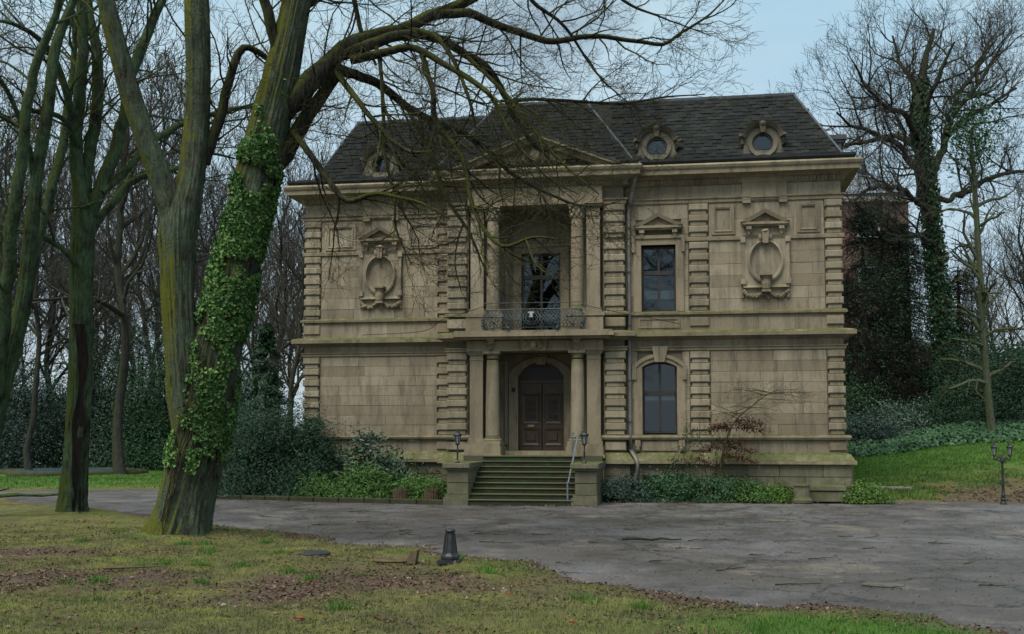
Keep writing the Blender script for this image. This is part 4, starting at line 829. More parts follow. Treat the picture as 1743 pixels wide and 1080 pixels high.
def trunk_mesh(T, P, r, seed, flute=.10, sides=44, flare=None):
    V, F = tube_np(P, r, sides); n = len(P); a = np.tile(np.arange(sides)*2*math.pi/sides, n); zz = np.repeat(np.linspace(0, 1, n)*np.linalg.norm(P[-1]-P[0]), sides)
    C = np.repeat(P, sides, 0); D = V-C; ca, sa = np.cos(a), np.sin(a)
    d = -.10 + flute*.75*fbm(ca*1.5, sa*1.5, zz*.35, 3, seed) + flute*.55*fbm(ca*5, sa*5, zz*.5, 3, seed+9) + .030*vnoise(ca*14, sa*14, zz*1.6, seed+20) - .085*np.clip((1-np.abs(vnoise(ca*7.5+.6*vnoise(ca*3, sa*3, zz*2, 3), sa*7.5, zz*.9, seed+40))*2.2)-.35, 0, .65) - .03*np.clip(1-np.abs(vnoise(ca*17, sa*17, zz*2.2, seed+50))*3, 0, 1)
    d = d + sum(.16*np.exp(-(((np.angle(np.exp(1j*(a-ka))))/.28)**2+((zz-kz)/.16)**2)) for ka, kz in ((-1.6+.9*math.sin(seed), 2.1), (-.6, 4.3), (-1.9, 5.6)))
    if flare: d = d + flare*np.exp(-zz/.32)*(.5+2.2*np.maximum(0, vnoise(ca*2.6, sa*2.6, 0, seed+30)))
    T.add(C+D*(1+d)[:, None], F)
def fine(P, r, k=3):
    t = np.linspace(0, len(P)-1, (len(P)-1)*k+1); i = np.arange(len(P)); return np.stack([np.interp(t, i, P[:, q]) for q in range(3)], -1), np.interp(t, i, r)
def wob(P, r, rng, a=.35):
    n = len(P); o = np.stack([fbm(np.arange(n)*.23, rng.random()*99, 0, 3, 7+i) for i in range(3)], -1); return P+o*r[:, None]*a*2
RT = np.random.default_rng(5)
# --- the big forked tree in front
T = Tree(); Z0 = 19.35
main, rm = trace([(298, 945, 0, 118), (303, 915, 0, 116), (318, 850, 0, 106), (333, 780, 0, 104), (348, 700, 0, 104), (366, 600, 0, 96), (386, 520, 0, 90), (405, 430, 0, 84), (427, 340, 0, 82), (452, 240, 0, 78), (472, 160, 0, 72), (490, 80, 0, 60), (505, 0, 0, 54), (516, -90, 0, 46), (530, -220, .2, 34)], Z0)
trunk_mesh(T.big, *fine(main, rm*.97), 3, .085, 168, .48)
lst, rl_ = trace([(338, 860, -.05, 50), (330, 800, -.1, 60), (318, 700, -.15, 72), (309, 610, -.2, 66), (304, 520, -.2, 64), (302, 440, -.2, 66), (301, 390, -.2, 70), (304, 345, -.2, 52), (306, 318, -.2, 14)], Z0); trunk_mesh(T.big, *fine(lst, rl_*.96), 13, .09, 128)
la, ra = trace([(303, 470, -.2, 40), (296, 372, -.2, 52), (270, 292, -.3, 44), (246, 230, -.4, 41), (223, 160, -.5, 40), (203, 90, -.6, 38), (185, 20, -.7, 35), (170, -60, -.8, 32), (150, -200, -1, 24)], Z0); trunk_mesh(T.big, *fine(la, ra*.95), 23, .07, 96)
lb, rb = trace([(304, 470, -.2, 42), (314, 372, -.2, 58), (327, 290, -.1, 54), (335, 200, 0, 50), (337, 120, 0, 49), (335, 40, 0, 50), (332, -60, .1, 44), (325, -220, .2, 32)], Z0); trunk_mesh(T.big, *fine(lb, rb*.95), 33, .07, 96)
LIMBS = [
 [(462, 215, 0, 34), (496, 165, 0, 46), (540, 125, .1, 44), (577, 96, .3, 36), (625, 68, .5, 30), (690, 48, .8, 27), (745, 20, 1.1, 25), (800, -2, 1.4, 22), (860, -35, 1.8, 15), (930, -70, 2.2, 8)],
 [(745, 20, 1.1, 20), (800, 20, 1.3, 19), (860, 46, 1.6, 16), (930, 68, 1.9, 14), (1000, 62, 2.1, 11), (1080, 68, 2.3, 9), (1130, 75, 2.5, 8), (1160, 55, 2.6, 6.5), (1200, 30, 2.7, 5), (1232, 0, 2.9, 3)],
 [(577, 96, .3, 28), (640, 71, .4, 24), (690, 57, .7, 22), (740, 65, 1.0, 20), (790, 90, 1.4, 18), (830, 116, 1.7, 16), (858, 158, 2.0, 14), (868, 175, 2.1, 13), (880, 205, 2.2, 12), (905, 240, 2.4, 10), (925, 255, 2.5, 8), (946, 248, 2.6, 4)],
 [(866, 170, 2.1, 9), (910, 168, 2.2, 8), (960, 171, 2.4, 7), (1060, 176, 2.6, 5), (1130, 165, 2.7, 4), (1200, 160, 2.8, 2)],
 [(600, 100, .3, 20), (680, 80, .2, 17), (720, 90, .1, 15), (760, 112, -.1, 13), (800, 134, -.3, 12), (838, 165, -.5, 10), (870, 230, -.7, 7), (930, 300, -.8, 4), (985, 330, -.9, 2.5)],
 [(574, 118, .3, 22), (640, 141, .6, 19), (690, 180, 1.1, 17), (730, 203, 1.6, 15), (790, 229, 2.2, 13), (840, 263, 2.7, 11), (880, 302, 3.1, 8), (960, 340, 3.6, 5.5), (1010, 352, 3.9, 4), (1055, 342, 4.1, 2)],
 [(440, 320, 0, 30), (464, 280, 0, 36), (490, 246, .1, 36), (520, 197, .2, 32), (548, 156, .3, 27), (578, 112, .3, 22)],
 [(500, 225, 0, 14), (535, 275, -.2, 14), (560, 310, -.3, 13), (590, 342, -.4, 12), (640, 331, -.6, 10), (680, 335, -.8, 8), (720, 346, -1, 6), (765, 372, -1.2, 3)],
 [(715, 90, .1, 12), (738, 150, -.1, 12), (742, 204, -.2, 12), (784, 261, -.6, 11), (801, 339, -.9, 10), (823, 386, -1.1, 9), (857, 419, -1.3, 8), (907, 404, -1.6, 6), (951, 406, -1.8, 3)],
 [(640, 70, .4, 10), (648, 120, .2, 9), (652, 200, 0, 8), (655, 262, -.2, 7), (672, 330, -.4, 6), (675, 390, -.5, 5), (700, 450, -.7, 3)],
 [(562, 108, .3, 14), (595, 150, .0, 13), (628, 192, -.3, 11), (665, 235, -.5, 10), (700, 258, -.7, 8), (737, 257, -.9, 4)],
 [(484, 110, 0, 28), (462, 40, -.2, 24), (445, -10, -.3, 20), (425, -80, -.5, 14)],
 [(346, 275, 0, 24), (368, 210, .1, 22), (388, 135, .2, 19), (405, 88, .3, 17), (425, 80, .4, 15), (460, 100, .6, 11)],
 [(690, 180, 1.1, 10), (730, 250, .9, 9), (760, 330, .7, 8), (800, 400, .4, 6), (830, 470, .1, 3)],
 [(790, 90, 1.4, 10), (850, 150, 1.0, 8), (905, 215, .7, 7), (960, 280, .4, 5), (1020, 330, .2, 3)],
 [(690, 48, .8, 14), (740, 60, .6, 12), (775, 110, .3, 9), (800, 170, .1, 7), (815, 235, 0, 5), (860, 300, -.2, 3)],
 [(505, 20, 0, 16), (555, -10, .3, 13), (620, -45, .6, 9), (700, -70, 1, 5)],
 [(590, -80, .2, 12), (602, 0, .3, 11), (618, 62, .4, 9), (640, 110, .3, 5)],
 [(880, -60, 1.6, 12), (905, 0, 1.8, 9), (960, 45, 2, 7), (1020, 130, 2.2, 4), (1090, 190, 2.3, 2)],
 [(1000, -60, 2, 9), (1060, 0, 2.2, 7), (1130, 30, 2.4, 4), (1210, 60, 2.6, 2)],
]
prm = dict(dens=[3.1, 4.1, 5.0, 5.6], len=[1.5, .80, .44, .22], t0=[.12, .18, .2, .2], rmin=.0036, wig=.20, bias=(.25, 0, -.16), pull=.10, upturn=.16, maxl=4, rcap=.020)
for lm in LIMBS:
    P, r = trace(lm, Z0); P = wob(P, r, RT, .22); r = r*.80; T.add(P, r, 0); sub(T, P, r, 0, prm, RT)
for P, r in ((la, ra), (lb, rb)): sub(T, P[len(P)//3:], r[len(r)//3:]*.4, 0, dict(prm, dens=[1.0, 2.4, 3.0, 3], len=[1.8, .9, .5, .25], maxl=3), RT)
sub(T, main[int(len(main)*.62):], rm[int(len(main)*.62):]*.35, 0, dict(prm, dens=[2.0, 2.6, 3.2, 3.5], len=[2.2, 1.0, .5, .25], bias=(0, 0, .1)), RT)
E_ = empty('forked_tree', tuple(main[0]*[1, 1, 0])); tag(E_, 'large mossy forked tree with ivy-clad trunk and drooping bare branches before the house', 'tree')
def place_tree(E_, T, mats, names=('trunk', 'limbs', 'crown')):
    for tb, mt, nm in zip((T.big, T.limb, T.twig), mats, names):
        if tb.n:
            o = mk(nm, tb.mesh(nm), mt, E_)
            o.location = tuple(-np.array(E_.location))
place_tree(E_, T, ('bark_main', 'bark_limb', 'bark_twig'))
# leaves -----------------------------------------------------------------------------
def leaves(P, N, ln, wd, rng, spread=.9, fold=.25, point=.6):
    """leaf blades at P facing roughly N: four corners, folded along the mid line"""
    n = len(P); N = N+rng.normal(size=(n, 3))*spread; N /= np.linalg.norm(N, axis=1)[:, None]+1e-9
    U = np.cross(N, rng.normal(size=(n, 3))); U /= np.linalg.norm(U, axis=1)[:, None]+1e-9; B = np.cross(N, U)
    l = (ln*rng.uniform(.45, 1.4, n))[:, None]; w_ = (wd*rng.uniform(.7, 1.2, n))[:, None]
    V = np.stack([P, P+U*l*.45+B*w_*.5+N*w_*fold, P+U*l, P+U*l*.45-B*w_*.5+N*w_*fold], 1).reshape(-1, 3); i = np.arange(n)[:, None]*4
    return V, i+np.array([[0, 1, 2, 3]])
def leaf_obj(name, P, N, ln, wd, mat, parent=None, rng=RNG, **k):
    V, F = leaves(P, N, ln, wd, rng, **k); off = np.array(parent.location) if parent is not None else 0
    return mk(name, np_mesh(name, V-off, F), mat, parent)
# ivy on the big trunk
def surf(P, r, lo, hi, n, rng, a0, a1):
    t = rng.uniform(lo, hi, n)*(len(P)-1); i = np.minimum(t.astype(int), len(P)-2); f = (t-i)[:, None]; c = P[i]*(1-f)+P[i+1]*f; rr = r[i]*(1-f[:, 0])+r[i+1]*f[:, 0]
    a = rng.uniform(a0, a1, n); D = np.stack([np.cos(a), np.sin(a), np.zeros(n)], -1); return c+D*(rr*1.02+rng.uniform(0, .035, n))[:, None], D, t/(len(P)-1), a
Pn, Dn, tt, aa_ = surf(main, rm*.93, .10, .74, 42000, RNG, -2.5, .7)
dens = 1.35*fbm(Pn[:, 0]*2.6, Pn[:, 2]*1.9, Pn[:, 1]*2, 4, 77) + 1.10*np.exp(-((tt-.34)/.24)**4) - 1.08 - .35*(tt > .60) - .5*np.clip(-1.5-aa_, 0, 1)*(tt < .34); k_ = dens > -.22+RNG.uniform(-.12, .12, len(tt))
leaf_obj('ivy', Pn[k_], Dn[k_]+np.array([0, 0, .15]), .064, .060, 'ivy_leaf', E_, spread=.7)['kind'] = 'stuff'
vt = Tubes()
for k in range(16):
    lo = RNG.uniform(.01, .15); hi = lo+RNG.uniform(.12, .42); t = np.linspace(lo, hi, 26)*(len(main)-1); i = np.minimum(t.astype(int), len(main)-2); a = RNG.uniform(-1.9, -.3)+np.cumsum(RNG.normal(size=26)*.05); c = main[i]; vt.branch(c+np.stack([np.cos(a), np.sin(a), 0*a], -1)*(rm[i]*1.0)[:, None], np.linspace(.013, .005, 26), 4)
o = mk('ivy_stems', vt.mesh('ivy_stems'), 'bark_twig', E_); o.location = tuple(-np.array(E_.location)); o['kind'] = 'stuff'

# --- tall multi-stemmed tree further left
T = Tree(); Z0 = 25.4
P, r = trace([(122, 895, 0, 70), (124, 860, 0, 60), (129, 780, 0, 52), (134, 700, 0, 50), (137, 600, 0, 47), (138, 500, 0, 46), (140, 420, 0, 47), (146, 345, 0, 46)], Z0); r = r*.90; trunk_mesh(T.big, *fine(P, r), 43, .07, 128, .45)
L2 = [[(142, 380, 0, 34), (132, 290, 0, 31), (128, 210, 0, 28), (136, 130, -.2, 26), (142, 50, -.3, 23), (138, -60, -.5, 18)],
 [(140, 340, .1, 26), (152, 250, .2, 26), (166, 170, .3, 25), (165, 90, .4, 23), (152, 20, .4, 20), (140, -80, .5, 14)],
 [(148, 365, .1, 34), (170, 322, .3, 30), (195, 262, .5, 28), (208, 205, .7, 26), (222, 130, .9, 24), (250, 60, 1.1, 21), (285, -20, 1.4, 17), (320, -120, 1.6, 12)],
 [(138, 470, 0, 16), (112, 430, -.4, 13), (70, 402, -.7, 11), (20, 388, -1, 9), (-40, 370, -1.2, 6)],
 [(170, 330, .2, 20), (205, 300, .7, 17), (250, 250, 1.2, 15), (300, 215, 1.8, 13), (360, 195, 2.4, 11), (420, 182, 3, 8), (470, 190, 3.4, 4)],
 [(145, 400, 0, 20), (185, 350, .8, 18), (230, 305, 1.5, 15), (290, 290, 2.2, 12), (350, 262, 3, 8), (400, 270, 3.5, 4)],
 [(130, 230, 0, 18), (105, 130, -.6, 15), (70, 70, -1, 12), (20, 40, -1.6, 9), (-40, 30, -2, 5)],
 [(135, 250, 0, 14), (110, 205, -.7, 12), (60, 188, -1.2, 10), (0, 205, -1.8, 6)]]
prm2 = dict(dens=[1.5, 2.0, 2.6, 3], len=[2.6, 1.3, .65, .35], t0=[.25, .2, .2, .2], rmin=.006, wig=.2, bias=(0, 0, .12), pull=.1, upturn=.05, maxl=4, rcap=.032)
for lm in L2: P2, r2 = trace(lm, Z0); P2 = wob(P2, r2, RT, .15); r2 = r2*.78; T.add(P2, r2, 0); sub(T, P2, r2, 0, prm2, RT)
sc_i = np.arange(2, int(len(P)*.62)); sc_a = -1.05+.25*fbm(sc_i*.12, 3.3, 0, 3, 9); wv = .30+.16*fbm(sc_i*.2, 9.1, 0, 3, 4); SV = []
for q_ in np.linspace(-1, 1, 9): aq = sc_a+wv*q_; SV.append(P[sc_i]+np.stack([np.cos(aq), np.sin(aq), 0*aq], -1)*(r[sc_i]*(1.05-.10*(1-q_**2)))[:, None])
SV = np.stack(SV, 1); ns = len(sc_i); iq = (np.arange(ns-1)[:, None]*9+np.arange(8)[None, :]).ravel(); scar = np_mesh('bark_scar', SV.reshape(-1, 3), np.stack([iq, iq+1, iq+10, iq+9], -1), True)
E_ = empty('split_trunk_tree', tuple(P[0]*[1, 1, 0])); tag(E_, 'bare tree with a green-grey hollowed trunk, left of the ivy tree', 'tree'); place_tree(E_, T, ('bark_left', 'bark_left', 'bark_twig')); o = mk('bark_scar', scar, 'bark_dark', E_); o.location = tuple(-np.array(E_.location))
# --- leaning stems at the left edge
T = Tree(); Z0 = 24.0
P, r = trace([(-45, 880, 0, 70), (-30, 800, 0, 60), (-8, 700, 0, 52), (22, 590, 0, 46), (42, 500, 0, 40), (52, 400, 0, 36), (62, 300, .1, 32), (82, 180, .2, 29), (95, 80, .3, 26), (125, 0, .4, 20), (160, -100, .6, 14)], Z0); r = r*.74; trunk_mesh(T.big, *fine(P, r), 53, .07, 96, .4)
L3 = [[(-8, 700, 0, 34), (-2, 600, -.4, 32), (8, 500, -.7, 30), (22, 380, -1, 28), (40, 250, -1.2, 24), (55, 130, -1.4, 20), (95, 20, -1.6, 15), (110, -80, -1.8, 10)],
 [(42, 500, 0, 26), (62, 420, .4, 24), (86, 340, .8, 22), (105, 255, 1.1, 20), (118, 170, 1.4, 16), (128, 80, 1.6, 12), (120, -20, 1.8, 8)],
 [(60, 310, .1, 14), (40, 220, -.4, 12), (10, 150, -.8, 10), (-30, 90, -1.2, 7)]]
for lm in L3: P2, r2 = trace(lm, Z0); P2 = wob(P2, r2, RT, .15); r2 = r2*.78; T.add(P2, r2, 0); sub(T, P2, r2, 0, prm2, RT)
E_ = empty('leaning_tree', tuple(P[0]*[1, 1, 0])); tag(E_, 'leaning mossy multi-stemmed tree at the left edge of the view', 'tree'); place_tree(E_, T, ('bark_left', 'bark_left', 'bark_twig'))
# --- woodland trees behind
def bare_variant(seed, hgt=17, spread=1.0, rt=.26, far=True):
    rng = np.random.default_rng(seed); T = Tree(); n = 14; zz = np.linspace(0, hgt*.8, n); P = np.stack([np.cumsum(rng.normal(size=n)*.14), np.cumsum(rng.normal(size=n)*.14), zz], -1); P -= P[0]*[1, 1, 0]; r = np.linspace(rt, rt*.22, n); r[0] *= 1.35
    Q = smoothpath(np.column_stack([P, r]), step=.5); T.big.branch(Q[:, :3], Q[:, 3], 10)
    sub(T, Q[:, :3], Q[:, 3], 0, dict(dens=[1.7, 1.5, 2.0, 2.4], len=[4.6*spread, 2.1, 1.1, .6], t0=[.28, .2, .2, .2], rmin=.011, wig=.17, bias=(0, 0, .45), pull=.16, upturn=.12, maxl=4), rng)
    return [(nm, tb.mesh(nm), mt) for nm, tb, mt in (('trunk', T.big, 'bark_far'), ('limbs', T.limb, 'bark_far'), ('crown', T.twig, 'twig_far'))]
VAR = [bare_variant(101+i, h, sp, rt) for i, (h, sp, rt) in enumerate(((17, 1, .18), (20, .8, .16), (15, 1.1, .15), (18, .7, .12)))]
def put_bare(px, Z, v, sc, label, group, z=None):
    p = CAM+ray(px, 738)*Z; zz = 0 if z is None else z; e = empty('bare_tree', (p[0], p[1], zz-.1), random.uniform(0, 6.28)); e.scale = (sc, sc, sc*random.uniform(.9, 1.1)); tag(e, label, 'tree', group)
    for nm, me, mt in VAR[v]: mk(nm, me, mt, e)
    return e
wl_ = [(-40, 95, 1), (5, 88, 0), (45, 100, 3), (130, 98, 2), (160, 88, 0), (210, 104, 1), (260, 96, 3), (310, 100, 0), (345, 90, 1), (370, 108, 2), (430, 102, 3), (455, 96, 1), (490, 104, 0), (535, 98, 2), (-60, 52, 0), (-15, 60, 1), (25, 70, 2), (60, 50, 3), (85, 64, 0), (110, 78, 1), (150, 56, 2), (175, 70, 3), (200, 48, 1), (225, 84, 0), (250, 62, 2), (275, 74, 1), (300, 54, 3), (330, 66, 0), (355, 80, 2), (385, 58, 1), (410, 72, 3), (440, 88, 0), (470, 64, 2), (520, 78, 1), (560, 92, 3), (-110, 66, 2)]
for px, Z, v in wl_: put_bare(px+random.uniform(-8, 8), Z, v, random.uniform(1.15, 1.5), 'slender bare tree in the woodland left of the house', 'woodland trees left of the house')
e = put_bare(497, 47, 0, .80, 'bare forked tree just behind the left corner of the house', None); e.scale = (.8, .8, .85)
for px, Z, v in ((1745, 74, 1), (1700, 82, 0), (1660, 90, 3), (1780, 62, 2), (1730, 95, 2)): put_bare(px, Z, v, random.uniform(.85, 1.05), 'bare tree on the slope at the right edge, behind the oak', 'trees behind the oak', 3.0)
# --- ivy-clad oak on the right
T = Tree(); Z0 = 56.0
P, r = trace([(1618, 712, 0, 38), (1616, 690, 0, 34), (1608, 600, 0, 30), (1598, 500, 0, 28), (1588, 400, 0, 26), (1581, 330, 0, 25), (1574, 270, 0, 22), (1566, 215, 0, 25), (1566, 160, .5, 18), (1575, 100, 1, 12), (1590, 50, 1.5, 6)], Z0); trunk_mesh(T.big, P, r, 63, .10, 24)
L5 = [[(1582, 330, 0, 18), (1560, 290, -1, 16), (1530, 250, -1.5, 13), (1490, 225, -2, 10), (1450, 215, -2.5, 7), (1425, 190, -3, 4)],
 [(1580, 310, 0, 18), (1598, 270, 1, 16), (1615, 210, 1.5, 14), (1630, 160, 2, 11), (1660, 120, 2.5, 8), (1690, 60, 3, 4)],
 [(1570, 240, 0, 15), (1545, 200, -1, 13), (1510, 180, -2, 10), (1475, 150, -2.5, 7), (1455, 110, -3, 4)],
 [(1566, 190, 0, 14), (1550, 140, .5, 11), (1530, 100, 1, 8), (1520, 60, 1, 4)],
 [(1590, 390, 0, 14), (1560, 340, -2, 12), (1520, 318, -3, 10), (1480, 320, -4, 8), (1450, 345, -4.5, 5)],
 [(1610, 230, 1, 13), (1650, 200, 2, 11), (1690, 175, 3, 8), (1730, 150, 3.5, 5)],
 [(1590, 345, 0, 13), (1640, 330, 1.5, 11), (1690, 300, 2.5, 9), (1750, 290, 3.5, 6)],
 [(1592, 420, 0, 12), (1555, 400, -2, 10), (1510, 410, -3, 9), (1490, 390, -3.5, 7), (1455, 345, -4, 4)],
 [(1572, 260, 0, 14), (1530, 235, 1, 12), (1490, 240, 2, 10), (1450, 245, 3, 7), (1420, 260, 3.5, 4)],
 [(1568, 200, 0, 13), (1590, 150, -1, 11), (1605, 110, -1.5, 8), (1625, 70, -2, 4)],
 [(1620, 200, 1.5, 12), (1660, 150, 1, 9), (1690, 100, .5, 6), (1710, 70, 0, 3)]]
prm5 = dict(dens=[.95, 1.5, 2.1, 2.4], len=[3.6, 2.0, 1.15, .65], t0=[.2, .15, .15, .2], rmin=.0085, wig=.2, bias=(0, 0, .28), pull=.12, upturn=.08, maxl=4); prm5['dens'] = [1.4, 2.1, 2.6, 2.8]; prm5['rcap'] = .06; prm5['len'] = [4.0, 2.1, 1.2, .65]
sub(T, P[int(len(P)*.55):], r[int(len(r)*.55):], 0, dict(prm5, len=[3.0, 1.8, 1.0, .6]), RT)
for lm in L5: P2, r2 = trace(lm, Z0); P2 = wob(P2, r2, RT, .3); r2 = r2*.78; T.add(P2, r2, 0); sub(T, P2, r2, 0, prm5, RT)
E_ = empty('ivy_clad_oak', (P[0][0], P[0][1], P[0][2]-.2)); tag(E_, 'tall spreading bare oak with ivy-clad trunk right of the house', 'tree'); place_tree(E_, T, ('bark_far', 'bark_far', 'twig_far'))
Pn, Dn, tt, _ = surf(P, r, .0, .85, 7000, RNG, 0, 6.28); grow_ = (.12+.50*np.clip((.5-tt)*2, 0, 1))*(1+.6*fbm(Pn[:, 2]*.5, 0, 0, 3, 5)); Pn = Pn+Dn*(RNG.random(len(tt))**1.5*grow_)[:, None]
leaf_obj('ivy', Pn, Dn, .18, .15, 'creeper_leaf', E_)['kind'] = 'stuff'
# --- slim pale tree on the bank
T = Tree(); Z0 = 44.0
P, r = trace([(1689, 742, 0, 17), (1684, 690, 0, 14), (1676, 600, 0, 12), (1670, 500, 0, 11), (1664, 400, 0, 11), (1658, 300, 0, 9), (1652, 220, 0, 5)], Z0); trunk_mesh(T.big, P, r, 73, .06, 20)
sub(T, P, r, 0, dict(dens=[3.0, 2.0, 2.4, 2], len=[2.3, 1.2, .6, .4], t0=[.15, .15, .2, .2], rmin=.009, wig=.22, bias=(0, 0, -.05), pull=.1, maxl=3), RT)
E_ = empty('slim_tree', tuple(P[0])); tag(E_, 'slim tree with pale greenish trunk standing at the top of the bank', 'tree'); place_tree(E_, T, ('bark_pale', 'bark_pale', 'bark_twig'))
tz = Tubes()
Pn = W(1655, 225, 44)+RNG.normal(size=(1300, 3))*[.6, .6, .75]; leaf_obj('ivy', Pn, RNG.normal(size=(1300, 3)), .15, .09, 'creeper_leaf', E_)['kind'] = 'stuff'
# --- dead-twigged dark conifers beside the house
def dark_conifer(px, Z, zb, zt, label, seed):
    rng = np.random.default_rng(seed); T = Tree(); p = CAM+ray(px, 738)*Z; n = 12; Pz = np.linspace(zb, zt, n); P = np.stack([p[0]+np.cumsum(rng.normal(size=n)*.05), p[1]+np.cumsum(rng.normal(size=n)*.05), Pz], -1); r = np.linspace(.26, .03, n); T.big.branch(P, r, 10)
    for k in range(230):
        z = rng.uniform(zb+1.2, zt); i = (z-zb)/(zt-zb)*(n-1); c = P[int(i)].copy(); c[2] = z; a = rng.uniform(0, 6.28); ln = rng.uniform(.8, 2.3)*(1.15-.75*(z-zb)/(zt-zb)); s = np.linspace(0, 1, 6)[:, None]
        Q = c+np.array([math.cos(a), math.sin(a), 0])*s*ln+np.array([0, 0, -1])*(s**2)*ln*rng.uniform(.15, .5); rr = np.linspace(.028, .010, 6); T.limb.branch(Q, rr, 4)
        sub(T, Q, rr, 1, dict(dens=[0, 4.5, 3.5], len=[0, .65, .35], t0=[0, .2, .2], rmin=.010, wig=.25, bias=(0, 0, -.35), pull=.12, maxl=3), rng)
    E_ = empty('dark_conifer', tuple(P[0])); tag(E_, label, 'conifer'); place_tree(E_, T, ('bark_dark', 'bark_dark', 'bark_dark'))
    m_ = 13000; t = rng.random(m_); Pn = np.stack([P[0][0]+rng.normal(size=m_)*(1.5-t), P[0][1]+rng.normal(size=m_)*(1.5-t), zb+2+(zt-zb-2)*t], -1); keep = fbm(Pn[:, 0]*.9, Pn[:, 1]*.9, Pn[:, 2]*.9, 3, seed) > .0
    leaf_obj('needles', Pn[keep], rng.normal(size=(keep.sum(), 3)), .16, .035, 'conifer_leaf', E_)['kind'] = 'stuff'
dark_conifer(1488, 52, 2.0, 12.5, 'dark conifer with dead drooping twigs nearest the house corner', 301); dark_conifer(1531, 53, 2.1, 12.0, 'dark conifer with bare black trunk before the brick block', 302); dark_conifer(1455, 56, 2.2, 10.0, 'dark conifer half hidden behind the right house corner', 303)
dark_conifer(1508, 58, 2.4, 14.5, 'tallest dark conifer between the two black-trunked conifers', 305); dark_conifer(1556, 57, 2.4, 12.8, 'dark conifer left of the oak trunk, before the brick block edge', 306)
dark_conifer(1640, 60, 3.2, 11.0, 'dark conifer between the oak and the slim pale tree', 304)

# ------------------------------------------------------------------ shrubs
def shrub(name, c, rad, n, ln, wd, mat, label, cat='shrub', seed=0, lump=.35, stems=True, flat=.15, spread=.9, group=None, clumps=60, upbias=.25):
    rng = np.random.default_rng(seed); c = np.array(c, float); rad = np.array(rad, float); e = empty(name, tuple(c)); tag(e, label, cat, group)
    d = rng.normal(size=(clumps, 3)); d /= np.linalg.norm(d, axis=1)[:, None]; d[:, 2] = np.abs(d[:, 2])*1.0-flat
    q = rng.uniform(.45, 1.0, clumps)**.6*(1+lump*fbm(d[:, 0]*2, d[:, 1]*2, d[:, 2]*2, 2, seed+3)); cl = d*q[:, None]*rad; cl[:, 2] = np.maximum(cl[:, 2], .04*rad[2])
    k = rng.integers(0, clumps, n); sz = rng.uniform(.10, .26, clumps)[k][:, None]*rad.mean(); off = rng.normal(size=(n, 3))*sz*[1, 1, .7]; P = cl[k]+off; P[:, 2] = np.maximum(P[:, 2], .02)
    N = P/rad+np.array([0, 0, upbias]); V, F = leaves(P, N, ln, wd, rng, spread=spread); o = mk('foliage', np_mesh('foliage', V, F), mat, e)
    if stems:
        t = Tubes()
        for i in range(min(clumps, 40)):
            s = np.linspace(0, 1, 6)[:, None]; b = rng.normal(size=3)*[.12, .12, 0]*rad.mean(); t.branch(b*(1-s)+cl[i]*s+np.array([0, 0, .12*rad[2]])*np.sin(s*math.pi), np.linspace(.022, .006, 6)*max(.5, rad.mean()/1.3), 5)
        mk('stems', t.mesh('stems'), 'bark_dark', e)
    return e
def cone_tree(name, c, hgt, rb, n, mat, label, seed, ln=.15, wd=.035):
    rng = np.random.default_rng(seed); e = empty(name, tuple(c)); tag(e, label, 'conifer'); nb = 130; zz = rng.uniform(.04, 1, nb)**.9; a = rng.uniform(0, 6.28, nb); lr = rb*(1-zz)**.8*rng.uniform(.7, 1.15, nb)+.08
    k = rng.integers(0, nb, n); t = rng.uniform(.15, 1, n)**.7; P = np.stack([np.cos(a[k])*lr[k]*t, np.sin(a[k])*lr[k]*t, zz[k]*hgt-.22*lr[k]*t+.15], -1)+rng.normal(size=(n, 3))*[.07, .07, .05]*hgt/5; P[:, 2] = np.maximum(P[:, 2], .03)
    N = np.stack([np.cos(a[k]), np.sin(a[k]), np.full(n, .9)], -1); V, F = leaves(P, N, ln, wd, rng, spread=.6); mk('foliage', np_mesh('foliage', V, F), mat, e)
    t = Tubes(); t.branch(np.array([[0, 0, 0], [0, 0, hgt*.5], [0, 0, hgt*.97]]), np.array([.02*hgt, .012*hgt, .01]), 8); mk('trunk', t.mesh('trunk'), 'bark_dark', e); return e
g_ = lambda px, Z: (CAM+ray(px, 738)*Z)*[1, 1, 0]
cone_tree('spruce', g_(452, 38), 5.4, 1.25, 18000, 'conifer_leaf', 'narrow dark spruce rising behind the yew beside the left house corner', 401)
shrub('yew', (-8.2, -.35, .05), (1.65, 1.1, 3.7), 36000, .11, .028, 'yew_leaf', 'big dark yew bush at the left front corner of the house', 'shrub', 402, .3, clumps=130)
shrub('yew', (-6.85, -.1, .05), (.95, .8, 2.4), 16000, .11, .028, 'yew_leaf', 'smaller dark yew bush between the big yew and the rhododendron', 'shrub', 403, .3, clumps=80)
e = shrub('rhododendron', (-4.7, -.25, .05), (1.3, .75, 2.25), 5200, .17, .06, 'rhodo_leaf', 'loose broad-leaved rhododendron against the left wing wall', 'shrub', 404, .45, clumps=90)
for k, (x, y, rx, h, lab) in enumerate(((-6.3, -1.1, .95, .55, 'low green juniper mound at the left end of the bed'), (-4.9, -1.35, 1.15, .82, 'tallest green juniper mound in front of the rhododendron'), (-3.2, -1.55, 1.15, .62, 'spreading green juniper behind the two wooden planters'))):
    shrub('juniper', (x, y+.30, .04), (rx, .58, h*1.2), 7500, .12, .028, 'juniper_leaf', lab, 'shrub', 410+k, .35, clumps=110, stems=False, upbias=.6)
shrub('forsythia', g_(513, 36.5)+np.array([0, 0, .3]), (.55, .5, 2.0), 500, .09, .05, 'yellow_flower', 'shrub with sparse yellow flowers peeping round the left house corner', 'shrub', 420, .4, clumps=40)
